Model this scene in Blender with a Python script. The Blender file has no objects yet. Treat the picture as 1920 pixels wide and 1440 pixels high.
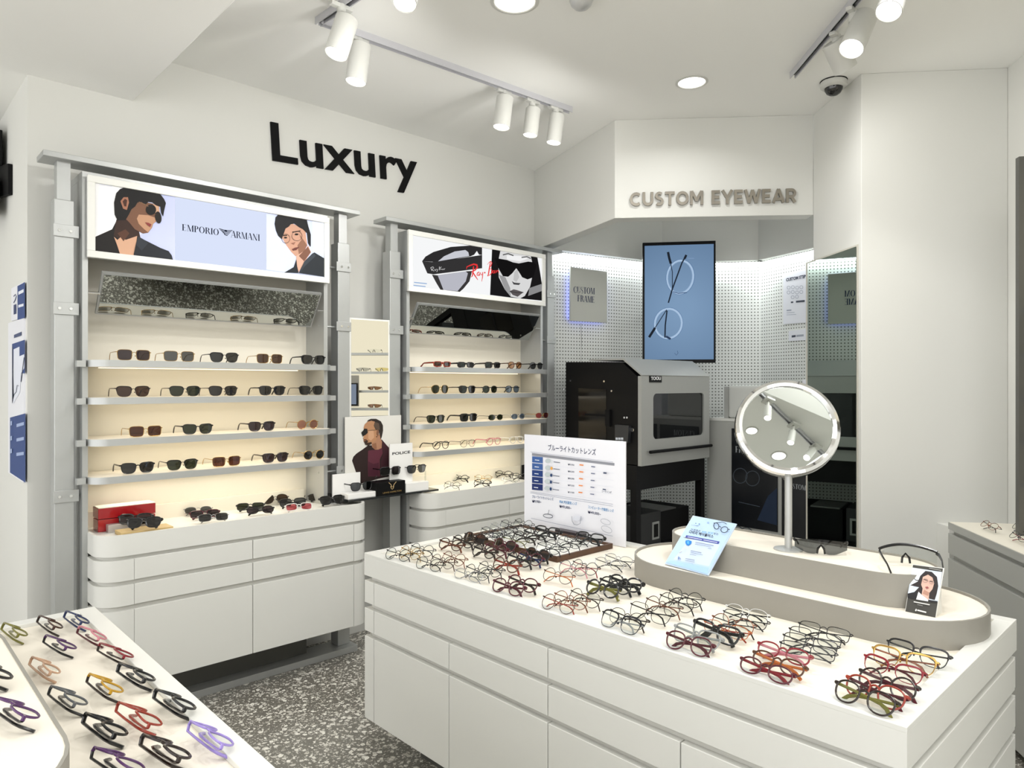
import bpy, bmesh, math, random
from mathutils import Vector, Matrix
from mathutils.geometry import tessellate_polygon
random.seed(7)
S = bpy.context.scene
COL = S.collection
PI = math.pi
# ------------------------------------------------------------------ camera
F, CX, CY, H = 1318.0, 960.0, 722.0, 1.5           # focal length in pixels, principal point, eye height
AX = math.atan2(2350 - 960, F)                      # angle between the view and the long display wall
D = Vector((math.cos(AX), math.sin(AX), 0)); R = Vector((math.sin(AX), -math.cos(AX), 0)); U = Vector((0, 0, 1))
EYE = Vector((0, 0, H))
cam = bpy.data.cameras.new('camera'); camo = bpy.data.objects.new('camera', cam); COL.objects.link(camo)
camo.location = EYE; camo.rotation_euler = (PI / 2, 0, AX - PI / 2)
cam.sensor_width = 36; cam.lens = F / 1920 * 36; cam.shift_y = 2 / 1920; cam.clip_start = .02
S.camera = camo
# ------------------------------------------------------------------ world, exposure
w = bpy.data.worlds.new('world'); S.world = w; w.use_nodes = True
w.node_tree.nodes['Background'].inputs[0].default_value = (1, .995, .98, 1)
w.node_tree.nodes['Background'].inputs[1].default_value = 1.65  # even white surround added as fill, entering where no front wall stands
vs = S.view_settings
vs.view_transform = 'Standard'; vs.look = 'None'; vs.gamma = 1; vs.exposure = 0.41; vs.use_curve_mapping = False
S.cycles.max_bounces = 8; S.cycles.transparent_max_bounces = 24; S.cycles.diffuse_bounces = 4; S.cycles.glossy_bounces = 4
S.cycles.caustics_reflective = False; S.cycles.caustics_refractive = False; S.cycles.sample_clamp_indirect = 4.0
# ------------------------------------------------------------------ ceiling light (shop lighting and added fill)
HC = 3.12
def area(name, loc, sx, sy, power, col=(1, .96, .9), rot=(0, 0, 0), spread=180, shape='RECTANGLE'):
    l = bpy.data.lights.new(name, 'AREA'); l.shape = shape; l.size = sx; l.size_y = sy; l.energy = power; l.color = col; l.spread = math.radians(spread)
    o = bpy.data.objects.new(name, l); COL.objects.link(o); o.location = loc; o.rotation_euler = rot; return o
def spot(name, loc, aim, power, deg=60, col=(1, .985, .96), size=.03, blend=.6):
    l = bpy.data.lights.new(name, 'SPOT'); l.energy = power; l.spot_size = math.radians(deg); l.spot_blend = blend; l.color = col; l.shadow_soft_size = size
    o = bpy.data.objects.new(name, l); COL.objects.link(o); o.location = loc
    o.rotation_euler = (Vector(aim) - Vector(loc)).to_track_quat('-Z', 'Y').to_euler(); return o
WARM = (1, .98, .94); NEUT = (1, .995, .985)
for i, (x, y) in enumerate(((-1.6, 1.6), (-1.6, -1.0), (.3, -1.2), (.2, .6), (1.3, -.3))):
    area('ceiling_fill', (x, y, 2.85 if x < 1 else HC - .03), 1.1, 1.1, 28 if x > 1 else 10, NEUT)  # unseen area lamps added as general fill, no fixtures
for x, y in ((2.05, 2.15), (3.27, 2.07), (2.6, .75), (1.2, .9)):
    area('downlight_lamp', (x, y, HC - .02), .13, .13, 7 if x < 3 else 3, NEUT, shape='DISK', spread=150)
for y in (.7, 1.25, 1.85, 2.3):
    spot('island_spot', (2.0, y, HC - .2), (1.85, y - .1, .8), 3, 70)
for x, y, xx, yy in ((1.49, 2.5, 1.2, 3.2), (1.7, 2.64, 1.5, 3.6), (2.55, 2.6, 2.5, 3.5), (2.68, 2.6, 2.9, 3.5), (2.8, 2.6, 3.3, 3.5)):
    spot('rack_spot', (x, y, 2.84), (xx, yy, 1.3), 6, 70); spot('wall_fill', (x, y - .50, 2.70), (xx, 3.74, 2.45), 9 if x < 2.6 else 3.5, 140, blend=1)  # the wide second spot is added, without a fixture, to brighten the upper wall
spot('table_spot', (.4, 1.6, 2.8), (.3, 1.6, .8), 7, 75)
for p, q in (((3.3, 1.5, 2.85), (4.0, 1.2, 1.2)), ((3.2, 1.35, 2.85), (3.9, .9, 1.4))):
    spot('column_spot', p, q, 6, 60, WARM); spot('column_fill', p, (4.0, 1.05, 2.4), 4.5, 115, blend=1)  # the wide second spot is added to lift the column, no fixture of its own

# ------------------------------------------------------------------ pixel -> place
def ray(px, py): return D + R * ((px - CX) / F) + U * ((CY - py) / F)
def pz(px, py, z): q = ray(px, py); return EYE + q * ((z - H) / q.z)
def py_(px, py, y): q = ray(px, py); return EYE + q * (y / q.y)
def px_(px, py, x): q = ray(px, py); return EYE + q * (x / q.x)
def pd(px, py, d): return EYE + ray(px, py) * d
class Plane:
    def __init__(s, P, n): s.P = Vector(P); s.n = Vector(n).normalized()
    def at(s, px, py): q = ray(px, py); return EYE + q * ((s.P - EYE).dot(s.n) / q.dot(s.n))
def vplane(A, B):
    A = Vector(A); B = Vector(B); t = B - A; n = Vector((t.y, -t.x, 0)).normalized()
    if n.dot(EYE - A) < 0: n = -n
    return Plane(A, n)
# ------------------------------------------------------------------ materials
def lin(c): return c / 12.92 if c <= .04045 else ((c + .055) / 1.055) ** 2.4
def hexc(h): h = h.lstrip('#'); return tuple(lin(int(h[i:i + 2], 16) / 255) for i in (0, 2, 4)) + (1,)
MATS = {}
GK = 2 ** -vs.exposure      # printed light boxes and screens keep their own brightness
def mat(name, col, rough=.5, metal=0, spec=.5, emit=0, noise=0, nscale=60, bump=0):
    if name in MATS: return MATS[name]
    m = bpy.data.materials.new(name); m.use_nodes = True; nt = m.node_tree; b = nt.nodes['Principled BSDF']
    c = hexc(col) if isinstance(col, str) else tuple(col) + (1,)
    b.inputs['Base Color'].default_value = c; b.inputs['Roughness'].default_value = rough; b.inputs['Metallic'].default_value = metal
    b.inputs['Specular IOR Level'].default_value = spec
    if emit: b.inputs['Emission Color'].default_value = c; b.inputs['Emission Strength'].default_value = emit
    if noise or bump:
        tc = nt.nodes.new('ShaderNodeTexCoord'); nz = nt.nodes.new('ShaderNodeTexNoise'); nz.inputs['Scale'].default_value = nscale
        nt.links.new(tc.outputs['Object'], nz.inputs['Vector'])
        if noise:
            mx = nt.nodes.new('ShaderNodeMixRGB'); mx.blend_type = 'MULTIPLY'; mx.inputs[0].default_value = noise; mx.inputs[1].default_value = c
            nt.links.new(nz.outputs[0], mx.inputs[2]); nt.links.new(mx.outputs[0], b.inputs['Base Color'])
        if bump:
            bp = nt.nodes.new('ShaderNodeBump'); bp.inputs['Strength'].default_value = bump; bp.inputs['Distance'].default_value = .002
            nt.links.new(nz.outputs[0], bp.inputs['Height']); nt.links.new(bp.outputs[0], b.inputs['Normal'])
    MATS[name] = m; return m
def emat(col, s=1.0):
    k = 'glow_%s_%.2f' % (col, s)
    if k in MATS: return MATS[k]
    m = bpy.data.materials.new(k); m.use_nodes = True; nt = m.node_tree; nt.nodes.clear()
    e = nt.nodes.new('ShaderNodeEmission'); e.inputs[0].default_value = hexc(col); e.inputs[1].default_value = s * GK
    o = nt.nodes.new('ShaderNodeOutputMaterial'); nt.links.new(e.outputs[0], o.inputs[0]); MATS[k] = m; return m
def ink(col): return mat('ink_' + col.lstrip('#'), col, .55, spec=.3)
def lensmat(name, tint, gloss=1.0, diff=0):
    if name in MATS: return MATS[name]
    m = bpy.data.materials.new(name); m.use_nodes = True; nt = m.node_tree; nt.nodes.clear()
    t = nt.nodes.new('ShaderNodeBsdfTransparent'); t.inputs[0].default_value = hexc(tint)
    g = nt.nodes.new('ShaderNodeBsdfGlossy'); g.inputs['Roughness'].default_value = .03
    fr = nt.nodes.new('ShaderNodeFresnel'); fr.inputs[0].default_value = 1.5
    mu = nt.nodes.new('ShaderNodeMath'); mu.operation = 'MULTIPLY'; mu.inputs[1].default_value = gloss
    mx = nt.nodes.new('ShaderNodeMixShader'); o = nt.nodes.new('ShaderNodeOutputMaterial')
    nt.links.new(fr.outputs[0], mu.inputs[0]); nt.links.new(mu.outputs[0], mx.inputs[0])
    nt.links.new(t.outputs[0], mx.inputs[1]); nt.links.new(g.outputs[0], mx.inputs[2]); nt.links.new(mx.outputs[0], o.inputs[0])
    MATS[name] = m; return m
WALL = mat('wall_paint', '#dcdcd7', .7, spec=.2, bump=.05, nscale=180)
CEIL = mat('ceiling_paint', '#f6f6f3', .8, spec=.1, bump=.05, nscale=150)
LAM = mat('white_laminate', '#dcdcd7', .35, spec=.4, noise=.03, nscale=4)
LAMI = mat('carcass_laminate', '#cfcec8', .45)  # same laminate in a darker tone, shade of the recess put into the colour
CREAM = mat('cream_panel', '#e8e3d5', .6, noise=.04, nscale=5)
TRAY = mat('cream_tray', '#eae3d5', .55, noise=.03, nscale=8)
STEEL = mat('satin_steel', '#b9bbba', .38, .55, noise=.05, nscale=30)
STEELD = mat('dark_steel', '#5c5c58', .45, .4)
CHROME = mat('chrome', '#e4e4e4', .06, 1)
MIRROR = mat('mirror_glass', '#c2c6c2', .0, 1)
MIRRORG = mat('green_mirror_glass', '#a4b0a8', .0, 1)
BLACK = mat('black_paint', '#060607', .5, spec=.2)
BLACKM = mat('black_matte', '#080809', .7, spec=.2)
GREYP = mat('grey_powder_coat', '#8f918f', .4, .2)
GREYD = mat('greige_edge', '#908d85', .45, noise=.03, nscale=6)
GREYW = mat('pale_grey_laminate', '#a8a9a4', .4)
SIGNW = mat('sign_white', '#e6e7ee', .45)
BRONZE = mat('brushed_letters', '#9a948a', .28, .9)
WOOD = mat('dark_walnut', '#5a3a22', .45, noise=.5, nscale=25)
BAMBOO = mat('bamboo', '#cdb27a', .5, noise=.2, nscale=18)
CLEAR = lensmat('clear_lens', '#f4f6f4', .35)
def floor_mat():
    m = bpy.data.materials.new('terrazzo'); m.use_nodes = True; nt = m.node_tree; b = nt.nodes['Principled BSDF']
    tc = nt.nodes.new('ShaderNodeTexCoord'); prev = None
    def N(t, **k):
        n = nt.nodes.new(t)
        for a, v in k.items(): setattr(n, a, v)
        return n
    base = N('ShaderNodeTexNoise'); base.inputs['Scale'].default_value = 220
    rb = N('ShaderNodeValToRGB'); rb.color_ramp.elements[0].color = hexc('#5c5952'); rb.color_ramp.elements[1].color = hexc('#86837a')
    nt.links.new(tc.outputs['Object'], base.inputs['Vector']); nt.links.new(base.outputs[0], rb.inputs[0]); cur = rb.outputs[0]
    for sc, th, lo, hi in ((46, .44, '#c4c0b6', '#f4f1e7'), (100, .46, '#a9a499', '#f1eee4')):
        wn = N('ShaderNodeTexNoise'); wn.inputs['Scale'].default_value = sc * .9
        ad = N('ShaderNodeMixRGB', blend_type='LINEAR_LIGHT'); ad.inputs[0].default_value = .012
        nt.links.new(tc.outputs['Object'], wn.inputs['Vector']); nt.links.new(tc.outputs['Object'], ad.inputs[1]); nt.links.new(wn.outputs['Color'], ad.inputs[2])
        v = N('ShaderNodeTexVoronoi'); v.inputs['Scale'].default_value = sc; nt.links.new(ad.outputs[0], v.inputs['Vector'])
        sp = N('ShaderNodeSeparateColor'); nt.links.new(v.outputs['Color'], sp.inputs[0])
        ml = N('ShaderNodeMath', operation='MULTIPLY'); ml.inputs[1].default_value = th * 1.25; nt.links.new(sp.outputs[0], ml.inputs[0])
        lt = N('ShaderNodeMath', operation='LESS_THAN'); nt.links.new(v.outputs['Distance'], lt.inputs[0]); nt.links.new(ml.outputs[0], lt.inputs[1])
        cr = N('ShaderNodeValToRGB'); cr.color_ramp.elements[0].color = hexc(lo); cr.color_ramp.elements[1].color = hexc(hi); nt.links.new(sp.outputs[1], cr.inputs[0])
        mx = N('ShaderNodeMixRGB'); nt.links.new(lt.outputs[0], mx.inputs[0]); nt.links.new(cur, mx.inputs[1]); nt.links.new(cr.outputs[0], mx.inputs[2]); cur = mx.outputs[0]
    nt.links.new(cur, b.inputs['Base Color']); b.inputs['Roughness'].default_value = .28; return m
TERR = floor_mat()
def peg_mat():
    m = bpy.data.materials.new('white_pegboard'); m.use_nodes = True; nt = m.node_tree; b = nt.nodes['Principled BSDF']
    uv = nt.nodes.new('ShaderNodeUVMap'); sc = nt.nodes.new('ShaderNodeVectorMath'); sc.operation = 'SCALE'; sc.inputs['Scale'].default_value = 1 / .0265
    fr = nt.nodes.new('ShaderNodeVectorMath'); fr.operation = 'FRACTION'; sb = nt.nodes.new('ShaderNodeVectorMath'); sb.operation = 'SUBTRACT'; sb.inputs[1].default_value = (.5, .5, 0)
    ln = nt.nodes.new('ShaderNodeVectorMath'); ln.operation = 'LENGTH'; lt = nt.nodes.new('ShaderNodeMath'); lt.operation = 'LESS_THAN'; lt.inputs[1].default_value = .2
    mx = nt.nodes.new('ShaderNodeMixRGB'); mx.inputs[1].default_value = hexc('#e4e6e2'); mx.inputs[2].default_value = hexc('#55584f')
    nt.links.new(uv.outputs[0], sc.inputs[0]); nt.links.new(sc.outputs[0], fr.inputs[0]); nt.links.new(fr.outputs[0], sb.inputs[0]); nt.links.new(sb.outputs[0], ln.inputs[0])
    nt.links.new(ln.outputs['Value'], lt.inputs[0]); nt.links.new(lt.outputs[0], mx.inputs[0]); nt.links.new(mx.outputs[0], b.inputs['Base Color']); b.inputs['Roughness'].default_value = .5; return m
PEG = peg_mat()
# ------------------------------------------------------------------ objects
def wpos(o):
    p = Vector((0, 0, 0))
    while o: p = p + o.location; o = o.parent
    return p
def tag(o, label, cat, group=None):
    o['label'] = label; o['category'] = cat
    if group: o['group'] = group
    return o
def thing(name, label, cat, loc=(0, 0, 0), group=None):
    o = bpy.data.objects.new(name, None); COL.objects.link(o); o.location = loc; o.empty_display_size = .05
    return tag(o, label, cat, group)
def link(name, me, parent=None):
    o = bpy.data.objects.new(name, me); COL.objects.link(o)
    if parent: o.parent = parent
    return o
def basis(ax):
    z = Vector(ax).normalized(); x = z.orthogonal().normalized() if abs(z.z) > .999 else Vector((0, 0, 1)).cross(z).normalized(); return x, z.cross(x), z
class MB:
    def __init__(s): s.v = []; s.f = []; s.m = []; s.mi = 0
    def add(s, vs_, fs):
        n = len(s.v); s.v += [Vector(p) for p in vs_]; s.f += [tuple(n + i for i in f) for f in fs]; s.m += [s.mi] * len(fs); return s
    def box(s, a, b):
        x0, x1 = sorted((a[0], b[0])); y0, y1 = sorted((a[1], b[1])); z0, z1 = sorted((a[2], b[2]))
        return s.add([(x0, y0, z0), (x1, y0, z0), (x1, y1, z0), (x0, y1, z0), (x0, y0, z1), (x1, y0, z1), (x1, y1, z1), (x0, y1, z1)],
                     [(0, 3, 2, 1), (4, 5, 6, 7), (0, 1, 5, 4), (1, 2, 6, 5), (2, 3, 7, 6), (3, 0, 4, 7)])
    def hexa(s, q0, q1):   # two quads
        return s.add(list(q0) + list(q1), [(0, 3, 2, 1), (4, 5, 6, 7), (0, 1, 5, 4), (1, 2, 6, 5), (2, 3, 7, 6), (3, 0, 4, 7)])
    def slab(s, A, B, t, z0, z1):   # wall strip from A to B, thickness vector t
        A = Vector((A[0], A[1], 0)); B = Vector((B[0], B[1], 0)); t = Vector((t[0], t[1], 0))
        q = [A, B, B + t, A + t]; return s.hexa([p + U * z0 for p in q], [p + U * z1 for p in q])
    def prism(s, poly, z0, z1):
        n = len(poly); vs_ = [(p[0], p[1], z0) for p in poly] + [(p[0], p[1], z1) for p in poly]
        tri = tessellate_polygon([[Vector((p[0], p[1], 0)) for p in poly]])
        fs = [tuple(t[::-1]) for t in tri] + [tuple(i + n for i in t) for t in tri] + [(i, (i + 1) % n, n + (i + 1) % n, n + i) for i in range(n)]
        return s.add(vs_, fs)
    def extrude(s, pts, vec):   # planar outline, 3D
        vec = Vector(vec); n = len(pts); pts = [Vector(p) for p in pts]; tri = tessellate_polygon([pts])
        fs = [tuple(t) for t in tri] + [tuple(i + n for i in t[::-1]) for t in tri] + [(i, (i + 1) % n, n + (i + 1) % n, n + i) for i in range(n)]
        return s.add(pts + [p + vec for p in pts], fs)
    def cyl(s, a, b, r0, r1=None, n=16, cap=True):
        r1 = r0 if r1 is None else r1; a = Vector(a); b = Vector(b); x, y, _ = basis(b - a)
        c = [(x * math.cos(2 * PI * i / n) + y * math.sin(2 * PI * i / n)) for i in range(n)]
        fs = [(i, (i + 1) % n, n + (i + 1) % n, n + i) for i in range(n)]
        if cap: fs += [tuple(range(n))[::-1], tuple(range(n, 2 * n))]
        return s.add([a + p * r0 for p in c] + [b + p * r1 for p in c], fs)
    def lathe(s, o, ax, prof, n=24):   # prof: (radius, along)
        o = Vector(o); x, y, z = basis(ax); vs_ = []; fs = []
        for r, h in prof: vs_ += [o + z * h + (x * math.cos(2 * PI * i / n) + y * math.sin(2 * PI * i / n)) * max(r, 1e-5) for i in range(n)]
        for k in range(len(prof) - 1): fs += [(k * n + i, k * n + (i + 1) % n, (k + 1) * n + (i + 1) % n, (k + 1) * n + i) for i in range(n)]
        return s.add(vs_, fs)
    def tube(s, path, rx, ry=None, n=6, closed=False, upv=(0, 0, 1)):
        ry = ry or rx; P = [Vector(p) for p in path]; m = len(P); vs_ = []; fs = []; upv = Vector(upv)
        for i in range(m):
            t = (P[(i + 1) % m] - P[i - 1]) if closed else (P[min(i + 1, m - 1)] - P[max(i - 1, 0)])
            t.normalize(); a = t.cross(upv)
            if a.length < 1e-4: a = t.orthogonal()
            a.normalize(); b = a.cross(t)
            k = rx[i] if isinstance(rx, (list, tuple)) else rx; j = ry[i] if isinstance(ry, (list, tuple)) else ry
            vs_ += [P[i] + a * (k * math.cos(2 * PI * (q + .5) / n)) + b * (j * math.sin(2 * PI * (q + .5) / n)) for q in range(n)]
        for i in range(m if closed else m - 1):
            e = (i + 1) % m; fs += [(i * n + q, e * n + q, e * n + (q + 1) % n, i * n + (q + 1) % n) for q in range(n)]
        if not closed: fs += [tuple(range(n)), tuple(range((m - 1) * n, m * n))[::-1]]
        return s.add(vs_, fs)
    def mesh(s, name, mats, off=None, smooth=False):
        me = bpy.data.meshes.new(name); off = off or Vector((0, 0, 0))
        me.from_pydata([tuple(p - off) for p in s.v], [], s.f)
        for m in (mats if isinstance(mats, (list, tuple)) else [mats]): me.materials.append(m)
        if len(me.materials) > 1: me.polygons.foreach_set('material_index', s.m)
        bm = bmesh.new(); bm.from_mesh(me); bmesh.ops.recalc_face_normals(bm, faces=bm.faces); bm.to_mesh(me); bm.free()
        if smooth:
            me.polygons.foreach_set('use_smooth', [True] * len(me.polygons)); me.set_sharp_from_angle(angle=math.radians(38))
        me.update(); return me
    def build(s, name, mats, parent=None, smooth=False, bevel=0, flat=False):
        o = link(name, s.mesh(name, mats, wpos(parent) if parent else None, smooth), parent)
        if bevel:
            b = o.modifiers.new('bevel', 'BEVEL'); b.width = bevel; b.segments = 2; b.limit_method = 'ANGLE'; b.angle_limit = math.radians(50)
        return o
def struct(name, mb, m, parent=None, **k):
    o = mb.build(name, m, parent, **k)
    if not parent: o['kind'] = 'structure'
    return o
def arc(cx, cy, r, a0, a1, n=10): return [(cx + r * math.cos(math.radians(a0 + (a1 - a0) * i / n)), cy + r * math.sin(math.radians(a0 + (a1 - a0) * i / n))) for i in range(n + 1)]
# flat print: polygons traced on a plane, stacked a hair apart, one mesh
def printed(name, parent, pl, layers, glow=None, lift=.0006, step=.00025):
    mb = MB(); cols = []; off = wpos(parent)
    for k, (c, pts) in enumerate(layers):
        if c not in cols: cols.append(c)
        mb.mi = cols.index(c); P = [pl.at(*p) + pl.n * (lift + step * k) for p in pts]
        mb.add(P, [tuple(t) for t in tessellate_polygon([P])])
    me = bpy.data.meshes.new(name); me.from_pydata([tuple(p - off) for p in mb.v], [], mb.f)
    for c in cols: me.materials.append(emat(c, glow) if glow else ink(c))
    me.polygons.foreach_set('material_index', mb.m); me.update()
    return link(name, me, parent)
def ribbon(pts, w):
    L = []; Rr = []
    for i, p in enumerate(pts):
        a = Vector(pts[max(i - 1, 0)]); b = Vector(pts[min(i + 1, len(pts) - 1)]); t = (b - a).normalized(); n = Vector((-t.y, t.x)); k = w[i] if isinstance(w, (list, tuple)) else w
        L.append(tuple(Vector(p) + n * k / 2)); Rr.append(tuple(Vector(p) - n * k / 2))
    return L + Rr[::-1]
def ell(cx, cy, rx, ry, n=20, rot=0):
    c, s = math.cos(math.radians(rot)), math.sin(math.radians(rot))
    return [(cx + rx * math.cos(2 * PI * i / n) * c - ry * math.sin(2 * PI * i / n) * s, cy + rx * math.cos(2 * PI * i / n) * s + ry * math.sin(2 * PI * i / n) * c) for i in range(n)]
def conv(o, k, pts): return [(o[0] + x / k, o[1] + y / k) for x, y in pts]
# serif capitals, high contrast: each glyph = (advance, polygons) on a unit cap height
def _st(x, w_=.17): return [(x, 0), (x + w_, 0), (x + w_, 1), (x, 1)]
def _sf(x0, x1, y): return [(x0, y), (x1, y), (x1, y + .035), (x0, y + .035)]
def _bowl(cx, cy, rx, ry, a0, a1, thick=.17, thin=.035, n=16):
    o = []; i_ = []
    for k in range(n + 1):
        a = math.radians(a0 + (a1 - a0) * k / n); o.append((cx + rx * math.cos(a), cy + ry * math.sin(a))); i_.append((cx + (rx - thick) * math.cos(a), cy + (ry - thin) * math.sin(a)))
    return o + i_[::-1]
def _ln(x0, y0, x1, y1, w_): return [(x0, y0), (x0 + w_, y0), (x1 + w_, y1), (x1, y1)]
SERIF = {
 'A': (.78, [_ln(.02, 0, .34, 1, .04), _ln(.60, 0, .32, 1, .17), [(.14, .3), (.6, .3), (.6, .335), (.14, .335)], _sf(-.04, .16, 0), _sf(.5, .86, 0)]),
 'C': (.76, [_bowl(.42, .5, .4, .52, 50, 310), [(.66, .62), (.7, .62), (.7, 1), (.66, .9)], [(.66, .1), (.7, .0), (.7, .36), (.66, .36)]]),
 'E': (.68, [_st(.08), _sf(0, .6, 0), _sf(0, .6, .965), _sf(.2, .45, .5), [(.56, 0), (.6, 0), (.6, .3)], [(.56, 1), (.6, 1), (.6, .72)], [(.42, .4), (.45, .4), (.45, .64), (.42, .64)]]),
 'F': (.64, [_st(.08), _sf(0, .33, 0), _sf(0, .58, .965), _sf(.2, .43, .5), [(.54, 1), (.58, 1), (.58, .7)], [(.4, .4), (.43, .4), (.43, .64), (.4, .64)]]),
 'I': (.36, [_st(.09), _sf(0, .35, 0), _sf(0, .35, .965)]),
 'M': (.98, [_ln(.1, 0, .1, 1, .04), _st(.74), _ln(.42, 0, .1, 1, .15), _ln(.45, 0, .78, 1, .04), _sf(.02, .22, 0), _sf(.66, .99, 0), _sf(.02, .2, .965), _sf(.8, .99, .965)]),
 'N': (.84, [_ln(.12, 0, .12, 1, .04), _ln(.68, 0, .68, 1, .04), _ln(.56, 0, .06, 1, .17), _sf(.02, .25, 0), _sf(.6, .8, .965)]),
 'O': (.86, [_bowl(.42, .5, .41, .52, 0, 180), _bowl(.42, .5, .41, .52, 180, 360)]),
 'P': (.68, [_st(.08), _sf(0, .34, 0), _sf(0, .3, .965), _bowl(.3, .745, .33, .255, -90, 90), _sf(.2, .3, .49)]),
 'R': (.78, [_st(.08), _sf(0, .34, 0), _sf(0, .3, .965), _bowl(.3, .755, .33, .245, -90, 90), _sf(.2, .3, .51), _ln(.6, 0, .34, .52, .16), _sf(.6, .8, 0)]),
 'S': (.6, [_bowl(.3, .76, .25, .26, 60, 230, .1), _bowl(.3, .24, .27, .26, -120, 60, .1), _ln(.36, .36, .08, .66, .15), [(.5, .7), (.54, .7), (.54, .98), (.5, .9)], [(.06, .02), (.1, .1), (.1, .34), (.06, .34)]]),
 'T': (.72, [_st(.28), _sf(.18, .55, 0), _sf(.02, .71, .965), [(.02, 1), (.06, 1), (.02, .7)], [(.67, 1), (.71, 1), (.71, .7)]]),
 'U': (.82, [[(.1, .3), (.27, .3), (.27, 1), (.1, 1)], _ln(.66, .3, .66, 1, .04), _bowl(.4, .32, .3, .34, 180, 360, .1), _sf(.02, .36, .965), _sf(.58, .8, .965)]),
 ' ': (.3, [])}
def serif_text(name, parent, txt, pl, p0, p1, cap, m, lift=.001, gap=.03):
    A = pl.at(*p0); B = pl.at(*p1); r = (B - A).normalized(); u = pl.n.cross(r); u = u if u.z > 0 else -u
    h = (pl.at(p0[0], p0[1] - cap) - A).dot(u); tot = sum(SERIF[c][0] + gap for c in txt) - gap; sx = (B - A).length / tot
    mb = MB(); x = 0
    for c in txt:
        for q, poly in enumerate(SERIF[c][1]):
            P = [A + r * ((x + a) * sx) + u * (b * h) + pl.n * (lift + .00003 * q) for a, b in poly]; mb.add(P, [tuple(t) for t in tessellate_polygon([P])])
        x += SERIF[c][0] + gap
    me = bpy.data.meshes.new(name); off = wpos(parent); me.from_pydata([tuple(p - off) for p in mb.v], [], mb.f); me.materials.append(m); me.update(); return link(name, me, parent)
def raw_text(txt, weight=0, extr=0, space=1.0):
    c = bpy.data.curves.new('t', 'FONT'); c.body = txt; c.size = 1; c.offset = weight; c.extrude = extr; c.resolution_u = 3; c.space_character = space
    o = bpy.data.objects.new('t', c); COL.objects.link(o); me = bpy.data.meshes.new_from_object(o); bpy.data.objects.remove(o); bpy.data.curves.remove(c); return me
def text(name, parent, txt, pl, p0, p1, cap, m, weight=0, lift=.001, extr=0, letters=False, space=1.0, capref=.727):
    me = raw_text(txt, weight, 1 if extr else 0, space); A = pl.at(*p0); B = pl.at(*p1); r = (B - A).normalized(); u = pl.n.cross(r); u = u if u.z > 0 else -u
    h = (pl.at(p0[0], p0[1] - cap) - A).dot(u); xs = [v.co.x for v in me.vertices]
    if not xs: return None
    x0, x1 = min(xs), max(xs); sx = (B - A).length / (x1 - x0); sy = h / capref; off = wpos(parent)
    for v in me.vertices:
        v.co = A + r * ((v.co.x - x0) * sx) + u * (v.co.y * sy) + pl.n * (lift + (extr * (v.co.z + 1) / 2)) - off
    me.materials.clear(); me.materials.append(m)
    if not letters: return link(name, me, parent)
    bm = bmesh.new(); bm.from_mesh(me); bmesh.ops.remove_doubles(bm, verts=bm.verts, dist=1e-5); bm.verts.ensure_lookup_table(); seen = set(); out = []
    for v in bm.verts:
        if v.index in seen: continue
        st = [v]; isl = []; seen.add(v.index)
        while st:
            q = st.pop(); isl.append(q)
            for e in q.link_edges:
                t = e.other_vert(q)
                if t.index not in seen: seen.add(t.index); st.append(t)
        ids = {q.index: i for i, q in enumerate(isl)}; fs = {f for q in isl for f in q.link_faces}
        m2 = bpy.data.meshes.new(name); m2.from_pydata([tuple(q.co) for q in isl], [], [[ids[q.index] for q in f.verts] for f in fs]); m2.materials.append(m); m2.update(); out.append(link(name, m2, parent))
    bm.free(); return out
# ================================================================== ROOM
YW = 3.74
struct('floor', MB().box((-3.2, -3.7, -.1), (6.2, 5.6, 0)), TERR)
struct('ceiling', MB().box((1.19, -3.7, HC), (6.2, 5.6, HC + .1)), CEIL)
sf = MB(); prof = [(-3.2, 2.877), (1.009, 2.877), (1.19, HC), (1.19, HC + .1), (-3.2, HC + .1)]
sf.extrude([(x, -3.7, z) for x, z in prof], (0, 9.3, 0)); struct('ceiling_lowered', sf, CEIL)
struct('wall_back', MB().box((.585, YW, 0), (3.80, YW + .12, HC)), WALL)
struct('wall_corridor', MB().box((.585, YW + .12, 0), (.70, 5.5, HC)), WALL)
struct('wall_far', MB().box((-3.2, 5.5, 0), (.7, 5.6, HC)), WALL)
CL, CR = Vector((3.834, 1.403, 0)), Vector((4.307, .862, 0))        # column face
BL, BR = Vector((3.412, 2.685, 0)), Vector((4.208, 1.814, 0))       # bulkhead face
UW = Vector((-.803, -.596, 0)); WW = Vector((.596, -.803, 0))       # right wall: along it towards the camera, and into it
CB = BR + (CR - CL) + Vector((.0, .0, 0))
col = MB().prism([tuple(CL[:2]), tuple(CR[:2]), tuple((CR + (BR - CL) * 1.0)[:2]), tuple(BR[:2])], 0, HC)
struct('wall_column', col, WALL, bevel=.003)
struct('wall_right', MB().slab(CR + UW * -.05, CR + UW * 5.6, WW * .12, 0, HC), WALL)
struct('trim_1', MB().slab(CL + (CR - CL) * .52 - (BR - CL).normalized() * .10, CR - (BR - CL).normalized() * .10, (BR - CL).normalized() * .10, 0, .79), WALL)
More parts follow.
